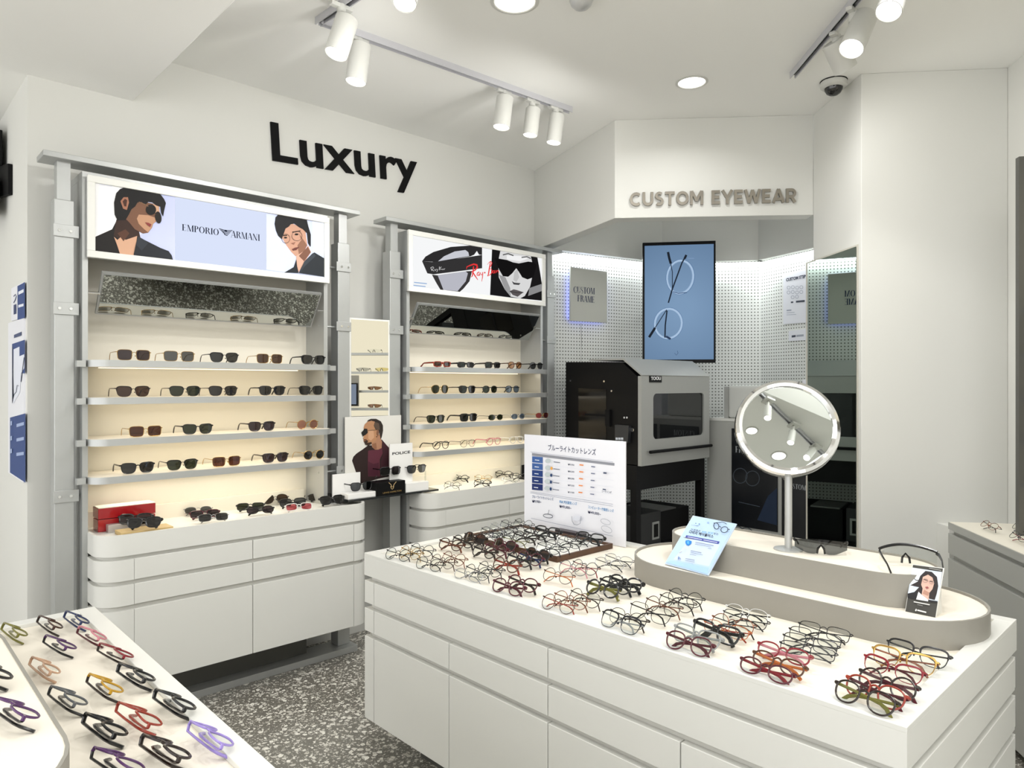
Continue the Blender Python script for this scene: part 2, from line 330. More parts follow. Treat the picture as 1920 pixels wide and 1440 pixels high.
# alcove: bulkhead, upper wall panels over lit pegboard
ZB, ZS = 2.52, 2.53
N0, N1, N2, N3 = Vector((3.79, YW, 0)), Vector((4.998, 3.46, 0)), Vector((5.529, 2.819, 0)), Vector((5.36, 2.36, 0)); N4 = N2 + (N3 - N2) * 2.7
bh = MB().prism([(3.78, YW), tuple(BL[:2]), tuple(BR[:2]), tuple((BR + Vector((.08, .075, 0)))[:2]), tuple((BL + Vector((.10, .05, 0)))[:2]), (3.90, YW)], ZB, HC)
struct('trim_2', bh, WALL, bevel=.003)
def off_in(A, B, t): n = vplane(A, B).n; return n * t
for nm, A, B in (('wall_alcove_left', N0, N1), ('wall_alcove_back', N1, N2), ('wall_alcove_right', N2, N4)):
    n = vplane(A, B).n; mb = MB().slab(A, B, -n * .05, .0, HC); o = struct(nm, mb, PEG)
    uvl = o.data.uv_layers.new(name='UVMap'); t = (B - A).normalized()
    for p in o.data.polygons:
        for li in p.loop_indices:
            co = o.data.vertices[o.data.loops[li].vertex_index].co; uvl.data[li].uv = ((co - A).dot(t), co.z)
i = 3
for A, B in ((N0, N1), (N1, N2), (N2, N4)):
    n = vplane(A, B).n; struct('trim_%d' % i, MB().slab(A + n * .0005, B + n * .0005, n * .06, ZS, HC), WALL); i += 1
    L = (B - A).length; M = (A + B) / 2 + n * .03 + U * (ZS - .004); t = (B - A).normalized()
    area('alcove_strip_light', M, L * .94, .03, 2.5 * L / .8, (.93, .98, 1), (0, 0, math.atan2(t.y, t.x)))
# ================================================================== DISPLAY RACKS
LEDW = emat('#fff0cf', 2.0)
def rack(x0, label, dz=0.0):
    W = 1.43
    t = thing('display_rack', label, 'display rack', (x0, 3.60, 0), 'steel display racks on the wall')
    MB().box((x0 - .045, 3.50, 2.468), (x0 + W + .05, 3.64, 2.492)).build('top_beam', STEEL, t, bevel=.002)
    MB().box((x0 - .02, 3.478, 0), (x0 + W + .02, 3.63, .035)).build('base_beam', STEEL, t, bevel=.002)
    for px in (x0, x0 + 1.355):
        p = MB().box((px, 3.53, .035), (px + .075, 3.61, 2.30)).build('post', STEEL, t, bevel=.003)
        MB().box((px + .012, 3.542, 2.30), (px + .063, 3.598, 2.468)).build('inner_tube', STEEL, p)
        for z in (2.165, 1.83, 1.02):
            left = px == x0
            b = MB().box((px - (.004 if left else .012), 3.522, z - .026), (px + .079 + (.012 if left else 0), 3.53, z + .026)).build('bracket_plate', STEEL, p, bevel=.001)
            for dx in (.018, .06): MB().cyl((px + dx, 3.522, z), (px + dx, 3.518, z), .006, n=10).build('screw', CHROME, p)
            xr = (px + .07, x0 + .105) if left else (x0 + 1.25, px + .01)
            MB().cyl((xr[0], 3.56, z - .004), (xr[1], 3.56, z - .004), .006, n=10).build('rod', STEEL, p)
    for sx in (x0 + .098, x0 + 1.252):
        MB().box((sx, 3.50, .165), (sx + .022, 3.72, 2.3995)).build('side_stile', STEEL, t)
    MB().box((x0 + .098, 3.50, 2.40), (x0 + 1.274, 3.72, 2.43)).build('top_rail', STEEL, t)
    MB().box((x0 + .12, 3.705, .17), (x0 + 1.252, 3.735, 2.40)).build('back_panel', CREAM, t)
    for k, z in enumerate((1.608, 1.445, 1.264, 1.100)):
        a, b, r = x0 + .115, x0 + 1.265, .07
        poly = [(a, 3.70)] + arc(a + r, 3.41 + r, r, 180, 270) + arc(b - r, 3.41 + r, r, 270, 360) + [(b, 3.70)]
        sh = MB().prism(poly, z - .026, z).build('shelf', TRAY, t)
        a, b = a - .003, b + .003
        pth = [(a, 3.62)] + arc(a + r, 3.407 + r, r, 180, 270) + arc(b - r, 3.407 + r, r, 270, 360) + [(b, 3.62)]
        inn = [(a + .003, 3.62)] + arc(a + r, 3.407 + r, r - .003, 180, 270) + arc(b - r, 3.407 + r, r - .003, 270, 360) + [(b - .003, 3.62)]
        MB().prism(pth + inn[::-1], z - .029, z + .001).build('edge_band', STEEL, sh, smooth=True)
        for c in (x0 + .072, x0 + 1.274): MB().box((c, 3.47, z - .029), (c + .034, 3.50, z - .002)).build('shelf_clamp', STEEL, sh)
        MB().box((x0 + .2, 3.66, z - .030), (x0 + 1.18, 3.675, z - .0265)).build('led_strip', LEDW, sh)
        area('shelf_light', (x0 + .69, 3.60, z - .034), 1.0, .03, (.42, .5, .6, 1.25)[k], (1, .92, .76), (math.radians(-18), 0, 0))
    MB().box((x0 + .15, 3.56, .035), (x0 + 1.18, 3.575, .165)).build('kick_panel', STEELD, t)
    return t
XA, XB = .648, 2.348
rack(XA, 'steel display rack of four lit shelves on the two-men side')
rack(XB, 'steel red-script rack: four lit shelves under the light box with red script')
def tray_cabinet(x0, label):
    a, b, yf, r1, r2 = x0 + .118, x0 + 1.428, 3.32, .10, .07; zz = lambda z: round(1.5 - (1.5 - z) * .968, 4)
    t = thing('drawer_cabinet', label, 'cabinet', (x0 + .8, 3.5, .206), 'rounded white cabinets under the racks')
    def plan(d, yb=3.70):
        return [(a + d, yb)] + arc(a + r1, yf + r1, r1 - d, 180, 270) + arc(b - r2, yf + r2, r2 - d, 270, 360) + [(b - d, 3.52), (x0 + 1.345, 3.52), (x0 + 1.345, yb)]
    plan_in = lambda d: [p for p in plan(d)]
    MB().prism([(a + .02, 3.70)] + arc(a + r1, yf + r1, r1 - .02, 180, 270) + arc(b - r2, yf + r2, r2 - .02, 270, 360) + [(b - .02, 3.515), (x0 + 1.34, 3.515), (x0 + 1.34, 3.70)], zz(.163), zz(.746)).build('carcass', LAMI, t, smooth=True)
    top = MB().prism(plan(0), zz(.744), zz(.822)).build('tray_top', LAM, t, smooth=True)
    rim = plan(0); inn = plan(.012)[:-3]
    rim = rim[:-3]
    MB().prism(rim + inn[::-1], zz(.822), zz(.838)).build('rim', LAM, top, smooth=True)
    MB().box((a + .012, 3.685, zz(.822)), (x0 + 1.23, 3.703, .915)).build('upstand', CREAM, top)
    for z0, z1 in ((zz(.634), zz(.727)), (zz(.524), zz(.615)), (zz(.163), zz(.503))):
        o = [(a, 3.70)] + arc(a + r1, yf + r1, r1, 180, 270) + [(x0 + .255, yf)]
        i_ = [(a + .02, 3.70)] + arc(a + r1, yf + r1, r1 - .02, 180, 270) + [(x0 + .255, yf + .02)]
        MB().prism(o + i_[::-1], z0, z1).build('corner_panel', LAM, t, smooth=True)
        o = [(x0 + 1.332, yf)] + arc(b - r2, yf + r2, r2, 270, 360) + [(b, 3.52)]
        i_ = [(x0 + 1.332, yf + .02)] + arc(b - r2, yf + r2, r2 - .02, 270, 360) + [(b - .02, 3.52)]
        MB().prism(o + i_[::-1], z0, z1).build('corner_panel', LAM, t, smooth=True)
        for xa, xb in ((x0 + .2565, x0 + .7765), (x0 + .7795, x0 + 1.3305)):
            MB().box((xa, yf, z0), (xb, yf + .021, z1)).build('door' if z0 < .3 else 'drawer_front', LAM, t, bevel=.0015)
    return t
tray_cabinet(XA, 'rounded white drawer cabinet with a red box and sunglasses on its tray')
tray_cabinet(XB, 'rounded white drawer cabinet with clear eyeglasses on its tray, partly behind the island')
# light boxes
def lightbox(x0, x1, z0, z1, label, cells):
    t = thing('light_box', label, 'light box', ((x0 + x1) / 2, 3.50, z0)); b = .03
    MB().box((x0 + .004, 3.485, z0 + .004), (x1 - .004, 3.53, z1 - .004)).build('housing', STEEL, t)
    for nm, A, B in (('frame_rail', (x0, 3.468, z0), (x1, 3.486, z0 + b)), ('frame_rail', (x0, 3.468, z1 - b), (x1, 3.486, z1)), ('frame_stile', (x0, 3.468, z0 + b), (x0 + b, 3.486, z1 - b)), ('frame_stile', (x1 - b, 3.468, z0 + b), (x1, 3.486, z1 - b))):
        MB().box(A, B).build(nm, mat('white_frame', '#e9e9e4', .35), t, bevel=.002)
    MB().box((x0 + b, 3.4795, z0 + b), (x1 - b, 3.4845, z1 - b)).build('panel', emat(cells, 1.0), t)
    return t, Plane((0, 3.4795, 0), (0, -1, 0))
lb, pl = lightbox(XA + .112, XA + 1.27, 2.055, 2.412, 'long light box printed with two dark-haired men in black jackets', '#dbe4fb')
o = (160, 320)
def C(pts, k=4): return conv(o, k, pts)
printed('left_portrait_print', lb, pl, [
    ('#cdd4fa', C([(65, 82), (672, 188), (672, 674), (72, 610)])), ('#dfe3fc', C([(65, 82), (560, 168), (480, 400), (420, 480), (72, 500)])), ('#fbfbfe', C([(65, 82), (420, 145), (380, 480), (72, 500)])),
    ('#1c1918', C([(72, 497), (200, 440), (235, 372), (300, 400), (262, 632), (72, 608)])),
    ('#3a2720', C([(232, 368), (300, 340), (400, 450), (412, 500), (380, 545), (300, 540), (212, 486)])),
    ('#d9ab8e', C([(214, 496), (240, 520), (285, 480), (300, 520), (388, 490), (380, 560), (360, 641), (262, 633), (238, 560)])),
    ('#5a3a2c', C([(240, 470), (300, 440), (330, 470), (285, 530)])),
    ('#7c5743', C([(322, 300), (378, 240), (430, 232), (505, 248), (552, 270), (556, 320), (528, 352), (532, 380), (508, 400), (498, 430), (470, 466), (430, 472), (370, 440), (330, 390), (300, 360)])),
    ('#c49677', C([(400, 330), (470, 335), (520, 352), (530, 380), (506, 400), (496, 430), (468, 462), (440, 440), (400, 400), (385, 360)])),
    ('#d5a98a', C([(505, 250), (550, 268), (556, 318), (530, 350), (512, 300)])),
    ('#151314', C([(230, 170), (258, 140), (300, 123), (360, 120), (440, 130), (520, 158), (565, 182), (590, 215), (603, 245), (590, 300), (582, 345), (566, 318), (560, 272), (530, 262), (500, 240), (470, 236), (450, 258), (420, 236), (390, 240), (372, 270), (345, 290), (325, 330), (300, 372), (240, 374), (218, 330), (214, 240)])),
    ('#a9745c', C([(262, 230), (285, 200), (318, 200), (326, 240), (310, 296), (282, 286)])), ('#4a2c22', C([(278, 232), (295, 212), (312, 222), (305, 270), (290, 268)])),
    ('#15120f', C(ell(490, 294, 39, 40))), ('#1d1712', C(ell(545, 352, 24, 46, rot=-8))), ('#8a6a50', C(ribbon([(400, 236), (450, 256), (470, 270)], 5))), ('#2b2019', C(ribbon([(520, 318), (536, 330)], 8))),
    ('#8e3f3c', C([(446, 388), (470, 392), (494, 404), (484, 424), (462, 408)])),
    ('#22252b', C([(392, 492), (440, 520), (560, 580), (622, 604), (645, 636), (655, 671), (500, 660), (358, 641), (375, 560)])), ('#33373f', C([(392, 492), (440, 520), (470, 545), (420, 600), (380, 560)])),
    ('#e4e7fb', C(ribbon([(100, 104), (200, 120)], 3)))])
printed('right_portrait_print', lb, pl, [
    ('#d4dcfb', C([(1358, 298), (1795, 365), (1795, 798), (1358, 742)])), ('#e2e8fc', C([(1700, 350), (1795, 365), (1795, 640), (1710, 600)])),
    ('#c99a83', C([(1475, 505), (1485, 440), (1540, 392), (1605, 420), (1650, 450), (1664, 560), (1642, 602), (1602, 636), (1576, 642), (1545, 612), (1508, 562)])),
    ('#8e6450', C([(1600, 470), (1664, 560), (1642, 602), (1602, 636), (1590, 560), (1620, 520)])),
    ('#d8ac97', C([(1580, 640), (1640, 602), (1670, 560), (1692, 612), (1640, 690), (1596, 768), (1583, 700)])), ('#7d5544', C([(1600, 640), (1668, 570), (1690, 612), (1640, 680)])),
    ('#17161a', C([(1418, 400), (1425, 350), (1450, 325), (1480, 314), (1560, 316), (1625, 335), (1660, 370), (1672, 420), (1690, 480), (1690, 560), (1686, 573), (1668, 545), (1660, 470), (1630, 440), (1600, 424), (1565, 398), (1540, 402), (1525, 420), (1500, 435), (1488, 470), (1472, 515), (1445, 490), (1428, 450)])),
    ('#2a1b17', C(ribbon([(1478, 488), (1512, 486)], 7))), ('#2a1b17', C(ribbon([(1550, 462), (1612, 452)], 8))), ('#1a1210', C(ell(1500, 503, 13, 6, 10))), ('#1a1210', C(ell(1582, 478, 15, 7, 10))),
    ('#6b3a33', C([(1545, 590), (1570, 578), (1604, 572), (1580, 596), (1556, 600)])), ('#9a6a58', C([(1538, 545), (1575, 535), (1562, 556)])),
    ('#5c4a44', C(ribbon(ell(1585, 490, 38, 36, 18) + [(1623, 490)], 3))), ('#5c4a44', C(ribbon(ell(1502, 510, 30, 34, 18) + [(1532, 510)], 3))),
    ('#20242a', C([(1488, 766), (1560, 724), (1580, 664), (1586, 720), (1598, 768)])), ('#262b31', C([(1598, 768), (1640, 680), (1700, 622), (1715, 614), (1795, 662), (1795, 798)])), ('#3a4048', C([(1640, 682), (1712, 618), (1725, 640), (1640, 720), (1606, 768)]))])
NAVY = emat('#23283a', 1.0)
serif_text('lettering', lb, 'EMPORIO', pl, (341, 432), (410.5, 441.5), 12, NAVY)
serif_text('lettering', lb, 'ARMANI', pl, (433, 445), (487.5, 452), 12.5, NAVY)
eg = []
for k in range(5): y = 441 + k * 9.5; wd = 50 - k * 9; eg += [('#23283a', C(ribbon([(1052 - wd, y - 6), (1052 - wd * .3, y + 4), (1052, y + 6)], 5))), ('#23283a', C(ribbon([(1052, y + 8), (1052 + wd * .3, y + 8), (1052 + wd, y + 8)], 5)))]
printed('eagle_logo', lb, pl, eg + [('#23283a', C(ell(1052, 452, 10, 7, 10)))], 1.0, .001)
lb2, pl2 = lightbox(XB + .092, XB + 1.272, 2.062, 2.43, 'light box printed with giant black sunglasses, a grey face and red script', '#f6f7f8')
o = (600, 380)
printed('sunglasses_print', lb2, pl2, [
    ('#2e2d2e', C([(765, 440), (790, 405), (850, 370), (980, 332), (1120, 322), (1215, 330), (1215, 392), (1192, 390), (1176, 362), (1156, 390), (1130, 402), (885, 446)])), ('#c9cbd3', C([(885, 440), (930, 402), (1010, 366), (1090, 355), (1112, 372), (1118, 400)])),
    ('#343334', C([(765, 440), (840, 445), (900, 440), (1150, 402), (1215, 392), (1215, 492), (850, 538), (804, 530)])),
    ('#3a3839', C([(838, 540), (880, 545), (1095, 515), (1140, 512), (1120, 590), (1075, 645), (1045, 671), (905, 658), (870, 600)])), ('#b9bac4', C([(882, 546), (1092, 516), (1108, 530), (1092, 590), (1030, 664), (925, 655)])),
    ('#9db8dc', C([(704, 594), (800, 604), (800, 612), (704, 602)])), ('#9db8dc', C([(700, 616), (790, 626), (790, 634), (700, 624)])), ('#efefef', C(ribbon([(828, 486), (838, 512)], 3))), ('#efefef', C(ribbon([(832, 486), (846, 482), (852, 490), (838, 500), (852, 514)], 3))), ('#efefef', C(ribbon([(856, 500), (862, 512), (868, 500), (880, 500), (874, 520)], 3))), ('#efefef', C(ribbon([(893, 480), (892, 506), (904, 500), (896, 492), (908, 482)], 3))), ('#efefef', C(ribbon([(908, 498), (916, 504), (920, 496), (926, 504), (934, 494)], 3)))], 1.0)
printed('face_print', lb2, pl2, [
    ('#1b1a1b', C([(1290, 345), (1350, 352), (1600, 385), (1628, 400), (1650, 520), (1668, 640), (1672, 736), (1535, 722), (1430, 712), (1275, 692)])),
    ('#8b8b8c', C([(1570, 640), (1660, 610), (1670, 660), (1560, 700)])),
    ('#d9d9d9', C([(1352, 362), (1450, 375), (1578, 392), (1598, 480), (1590, 560), (1575, 630), (1535, 700), (1500, 718), (1430, 705), (1385, 650), (1340, 560), (1335, 440)])),
    ('#f2f2f2', C([(1400, 395), (1500, 400), (1560, 420), (1500, 440), (1400, 425)])), ('#9b9b9c', C([(1340, 540), (1390, 560), (1425, 640), (1430, 704), (1385, 650)])), ('#5c5c5d', C(ribbon([(1370, 392), (1410, 382), (1450, 398)], 9))), ('#5c5c5d', C(ribbon([(1510, 412), (1550, 405), (1580, 420)], 8))),
    ('#141314', C([(1308, 415), (1400, 430), (1445, 448), (1490, 456), (1560, 442), (1605, 448), (1622, 470), (1598, 560), (1555, 576), (1515, 560), (1490, 520), (1470, 492), (1440, 530), (1410, 556), (1370, 552), (1340, 500)])),
    ('#4a4a4b', C([(1436, 588), (1456, 600), (1502, 604), (1490, 618), (1450, 614)])), ('#c0c0c0', C([(1455, 520), (1478, 500), (1492, 560), (1470, 596), (1448, 580)])), ('#5b5657', C([(1420, 664), (1450, 650), (1475, 656), (1524, 672), (1480, 706), (1442, 692)])), ('#3a3738', C(ribbon([(1420, 665), (1475, 676), (1524, 673)], 5)))], 1.0)
red = '#e8383a'
printed('script_lettering', lb2, pl2, [(red, C(q)) for q in (
    ribbon([(1095, 500), (1098, 482), (1120, 472), (1150, 462), (1172, 468), (1176, 486), (1160, 506), (1132, 522)], [3, 7, 9, 12, 14, 13, 10, 5]), ribbon([(1148, 478), (1144, 520), (1138, 552), (1128, 560)], [9, 10, 8, 3]), ribbon([(1140, 518), (1158, 548), (1180, 580)], [6, 9, 4]),
    ribbon([(1190, 520), (1176, 528), (1174, 546), (1186, 548), (1192, 524), (1192, 548)], 7), ribbon([(1198, 524), (1202, 542), (1214, 540)], 6), ribbon([(1216, 522), (1214, 560), (1208, 592)], [7, 6, 3]), ell(1231, 526, 6, 6, 10),
    ribbon([(1274, 440), (1266, 490), (1258, 540), (1250, 552)], [6, 9, 8, 3]), ribbon([(1250, 466), (1264, 448), (1276, 440), (1284, 452), (1278, 474), (1262, 492)], [2, 4, 5, 6, 6, 3]), ribbon([(1262, 492), (1280, 500), (1286, 518), (1274, 540), (1252, 552)], [3, 6, 7, 6, 3]),
    ribbon([(1302, 510), (1290, 514), (1288, 528), (1298, 530), (1304, 510), (1306, 530)], 6), ribbon([(1312, 508), (1314, 528), (1324, 508), (1330, 510), (1334, 526)], 6))], 1.0, .0048)
# tilted mirrors over the top shelves
def tilt_mirror(x0, x1, label):
    t = thing('tilted_mirror', label, 'mirror', ((x0 + x1) / 2, 3.50, 1.90), 'tilted mirrors over the racks')
    q = lambda e, d: [Vector((x0 + e, 3.575 - e * .69, 1.818 + e)), Vector((x1 - e, 3.575 - e * .69, 1.818 + e)), Vector((x1 - e, 3.455 + e * .69, 1.992 - e)), Vector((x0 + e, 3.455 + e * .69, 1.992 - e))]
    n = Vector((0, -.823, -.568))
    f = MB(); P = [p - n * .002 for p in q(0, 0)]; f.hexa([p - n * .014 for p in P], P); f.build('frame', STEEL, t)
    MB().hexa([p - n * .001 for p in q(.008, 0)], [p + n * .0015 for p in q(.008, 0)]).build('mirror_glass', MIRROR, t)
    for a, b in ((x0 - .045, x0 + .002), (x1 - .002, x1 + .045)): MB().cyl((a, 3.507, 1.905), (b, 3.507, 1.905), .006, n=10).build('pivot_rod', CHROME, t)
tilt_mirror(XA + .166, XA + 1.216, 'framed mirror tilted above the shelves, under the light box of two men')
tilt_mirror(XB + .152, XB + 1.205, 'framed mirror tilted above the shelves, under the red-lettered light box')
# wall lettering
PB = Plane((0, YW, 0), (0, -1, 0)); lt = thing('wall_lettering', 'big black Luxury lettering mounted on the white wall above the racks', 'sign', py_(640, 330, YW))
text('letter', lt, 'Luxury', PB, (510, 300), (782, 345), 73, mat('letter_black', '#0b0b0c', .6, spec=.15), .016, .0005, .012, True, 1.03)
PC = vplane(BL, BR); lt2 = thing('bulkhead_lettering', 'bronze metal CUSTOM EYEWEAR lettering on the white bulkhead', 'sign', PC.at(1336, 372))
_a = lambda cx, cy, rx, ry, a0, a1, n=14: [(cx + rx * math.cos(math.radians(a0 + (a1 - a0) * i / n)), cy + ry * math.sin(math.radians(a0 + (a1 - a0) * i / n))) for i in range(n + 1)]
SANS = {'C': (.86, [_a(.48, .5, .4, .4, 48, 312)]), 'U': (.84, [[(.1, 1), (.1, .4)] + _a(.42, .4, .32, .3, 180, 360) + [(.74, .4), (.74, 1)]]), 'S': (.68, [_a(.34, .715, .22, .19, 40, 240, 10) + _a(.34, .30, .24, .205, 60, -140, 12)]),
 'T': (.74, [[(.0, .9), (.74, .9)], [(.37, .9), (.37, 0)]]), 'O': (.96, [_a(.48, .5, .39, .4, 0, 180), _a(.48, .5, .39, .4, 180, 360)]), 'M': (1.0, [[(.1, 0), (.1, 1)], [(.9, 0), (.9, 1)], [(.12, .98), (.52, .28)], [(.88, .98), (.48, .28)]]),
 'E': (.66, [[(.1, 0), (.1, 1)], [(.1, .9), (.64, .9)], [(.1, .5), (.58, .5)], [(.1, .1), (.64, .1)]]), 'Y': (.84, [[(.06, 1), (.42, .42)], [(.78, 1), (.42, .42)], [(.42, .5), (.42, 0)]]), 'W': (1.24, [[(.08, 1), (.35, .02)], [(.35, .02), (.62, .96)], [(.62, .96), (.89, .02)], [(.89, .02), (1.16, 1)]]),
 'A': (.92, [[(.08, 0), (.46, .98)], [(.84, 0), (.46, .98)], [(.2, .26), (.72, .26)]]), 'R': (.78, [[(.1, 0), (.1, 1)], [(.1, .9), (.4, .9)] + _a(.42, .66, .24, .24, 90, -90, 8) + [(.1, .42)], [(.4, .42), (.68, 0)]]), ' ': (.42, [])}
tA, tB = PC.at(1181, 387.5), PC.at(1492, 380); tr_ = (tB - tA).normalized(); hh = (PC.at(1181, 362) - tA).dot(U); tw = sum(SANS[c][0] + .12 for c in 'CUSTOM EYEWEAR') - .12; sx_ = (tB - tA).length / tw; xx_ = 0
for c in 'CUSTOM EYEWEAR':
    m_ = MB()
    for q_, stroke in enumerate(SANS[c][1]): m_.extrude([tA + tr_ * ((xx_ + p[0]) * sx_) + U * (p[1] * hh) + PC.n * .0005 for p in ribbon(stroke, .205)], PC.n * (.014 + .0002 * q_))
    if SANS[c][1]: m_.build('letter', BRONZE, lt2)
    xx_ += SANS[c][0] + .12
# narrow mirror and glass shelf between the racks
nm = thing('narrow_mirror', 'narrow wall mirror between the two racks reflecting lit shelves', 'mirror', (2.215, 3.54, 1.2))
ma, mb_ = Vector((2.086, 3.547, 0)), Vector((2.345, 3.529, 0)); mt_ = (mb_ - ma).normalized(); mn_ = Vector((mt_.y, -mt_.x, 0))
MB().slab(ma, mb_, -mn_ * .012, 1.20, 1.885).build('frame', mat('white_frame', '#e9e9e4', .35), nm); MB().slab(ma + mt_ * .01 + mn_ * .0015, mb_ - mt_ * .01 + mn_ * .0015, -mn_ * .001, 1.21, 1.876).build('mirror_glass', mat('bright_mirror', '#f2f2ee', 0, 1), nm)
gs = thing('glass_shelf', 'dark glass shelf bridging the two white cabinets', 'shelf', (2.3, 3.45, .862))
MB().box((1.985, 3.385, .862), (2.60, 3.520, .873)).build('glass_plate', mat('smoked_glass', '#1d2022', .08, spec=.7), gs, bevel=.001)
for x in (2.10, 2.50): MB().box((x, 3.50, .842), (x + .02, 3.70, .862)).build('support', STEELD, gs)
st_ = thing('price_stand', 'narrow dark tent card half hidden behind the price board', 'card', (py_(980, 886, 3.5).x, 3.5, CT0 := 1.5 - (1.5 - .822) * .968 + .0005))
c_ = st_.location; MB().box((c_.x - .01, 3.47, c_.z), (c_.x + .10, 3.53, c_.z + .006)).build('base', BLACKM, st_); MB().box((c_.x - .008, 3.497, c_.z + .006), (c_.x + .098, 3.503, c_.z + .10)).build('panel', BLACK, st_, bevel=.001)
# sunglasses advert on the glass shelf
ad = thing('advert_stand', 'upright advert card of a man in sunglasses, behind a black block', 'advert', (2.28, 3.51, .873)); PA = Plane((0, 3.512, 0), (0, -1, 0))
qa = [PA.at(*p) for p in ((647, 782), (752, 777.5), (752, 884), (674, 911))]
MB().box((qa[0].x, 3.512, .873), (qa[1].x, 3.519, qa[0].z)).build('card', mat('advert_card', '#dcdad3', .5), ad)
o = (610, 770)
def C8(p): return conv(o, 8, p)
printed('portrait_print', ad, PA, [
    ('#2a1c1b', C8([(400, 750), (420, 690), (470, 640), (560, 580), (640, 520), (700, 520), (800, 470), (845, 430), (930, 530), (962, 560), (962, 985), (800, 1020), (520, 1100)])), ('#3c1f26', C8([(845, 440), (925, 530), (960, 570), (960, 960), (830, 980), (830, 760), (870, 640), (850, 540)])),
    ('#5a2a37', C8([(640, 600), (700, 590), (780, 590), (850, 560), (860, 640), (815, 730), (815, 985), (640, 985), (635, 800)])), ('#471f2c', C8([(640, 760), (720, 800), (800, 780), (800, 980), (640, 980)])),
    ('#a87b60', C8([(680, 440), (760, 400), (822, 340), (834, 430), (848, 470), (842, 560), (790, 585), (740, 585), (700, 545)])), ('#8d6249', C8([(700, 500), (760, 480), (770, 570), (740, 585), (705, 545)])),
    ('#b0825f', C8([(572, 250), (590, 200), (640, 160), (740, 145), (780, 250), (790, 380), (760, 440), (700, 495), (640, 520), (600, 500), (570, 460), (572, 430), (560, 415), (575, 395), (555, 375), (575, 330)])), ('#c69a78', C8([(640, 300), (720, 300), (730, 400), (680, 450), (640, 420)])),
    ('#2e2622', C8([(620, 165), (640, 140), (680, 122), (760, 122), (830, 160), (860, 220), (862, 300), (845, 390), (828, 432), (815, 370), (800, 300), (750, 280), (722, 225), (740, 165), (690, 150)])), ('#57483c', C8([(740, 168), (800, 190), (815, 290), (760, 280), (724, 226)])),
    ('#3a2a22', C8([(575, 462), (615, 440), (640, 452), (625, 480), (690, 470), (690, 500), (640, 525), (595, 510)])), ('#5d3329', C8([(570, 430), (615, 428), (612, 442), (575, 446)])),
    ('#20201f', C8([(534, 330), (560, 300), (580, 268), (625, 272), (632, 330), (600, 362), (556, 384)])), ('#4a463e', C8(ribbon([(630, 300), (700, 292), (770, 286)], 5))), ('#7a5642', C8(ell(782, 330, 18, 48, 14))), ('#111111', C8(ell(765, 390, 7, 9, 8)))])
wl = thing('acrylic_display', 'plain white sunglasses stand without lettering, in front of the man card', 'stand', (2.05, 3.45, .873)); WHT = mat('gloss_white', '#f0efec', .25)
A0, A1 = py_(622, 900, 3.50), py_(674, 900, 3.50)
MB().box((A0.x + .005, 3.499, .873), (A1.x + .005, 3.507, 1.005)).build('back_panel', WHT, wl); MB().box((A0.x + .045, 3.40, .873), (A1.x + .10, 3.485, .903)).build('base_block', WHT, wl, bevel=.002); MB().cyl((2.145, 3.44, .903), (2.145, 3.44, .925), .006, n=10).build('acrylic_post', CLEAR, wl)
wr = thing('acrylic_display', 'white sunglasses stand with black lettering, beside the cabinet of clear eyeglasses', 'stand', (2.50, 3.45, .873))
B0, B1 = py_(731, 870, 3.455), py_(773.5, 870, 3.455); PW = Plane((0, 3.455, 0), (0, -1, 0))
MB().box((B0.x, 3.455, .873), (B1.x, 3.463, py_(731, 833, 3.455).z)).build('back_panel', WHT, wr); MB().box((B0.x + .07, 3.395, .873), (B0.x + .235, 3.454, .926)).build('base_block', WHT, wr, bevel=.002); MB().cyl((2.53, 3.425, .926), (2.53, 3.425, .985), .004, n=10).build('acrylic_post', CLEAR, wr)
text('lettering', wr, 'POLICE', PW, (735.5, 853.2), (769, 849.5), 5, BLACK, .02)
bb = thing('display_block', 'black display block with a gold emblem and lettering on the glass shelf', 'stand', (2.3, 3.43, .873))
X0, X1 = py_(706, 910, 3.39).x, py_(760, 910, 3.39).x; PK = Plane((0, 3.39, 0), (0, -1, 0))
MB().box((X0, 3.39, .873), (X1, 3.495, .948)).build('block', BLACK, bb, bevel=.002); MB().box((X0 - .09, 3.405, .873), (X0 - .001, 3.49, .898)).build('side_block', BLACKM, bb); MB().cyl((X0 + .03, 3.44, .948), (X0 + .03, 3.44, .985), .004, n=10).build('acrylic_post', CLEAR, bb)
GOLD = mat('gold_print', '#c2a265', .4, .6)
text('lettering', bb, 'LEWIS HAMILTON', PK, (718, 926), (752.5, 921), 3.0, GOLD, .0, .0005)
printed('emblem', bb, PK, [('#c2a97a', C8(q)) for q in (ribbon([(950, 1078), (985, 1110), (1000, 1150), (985, 1130)], 9), ribbon([(1062, 1066), (1030, 1105), (1012, 1150), (1028, 1125)], 9), ribbon([(980, 1130), (985, 1160), (1002, 1180), (1020, 1160), (1025, 1125)], 9))])
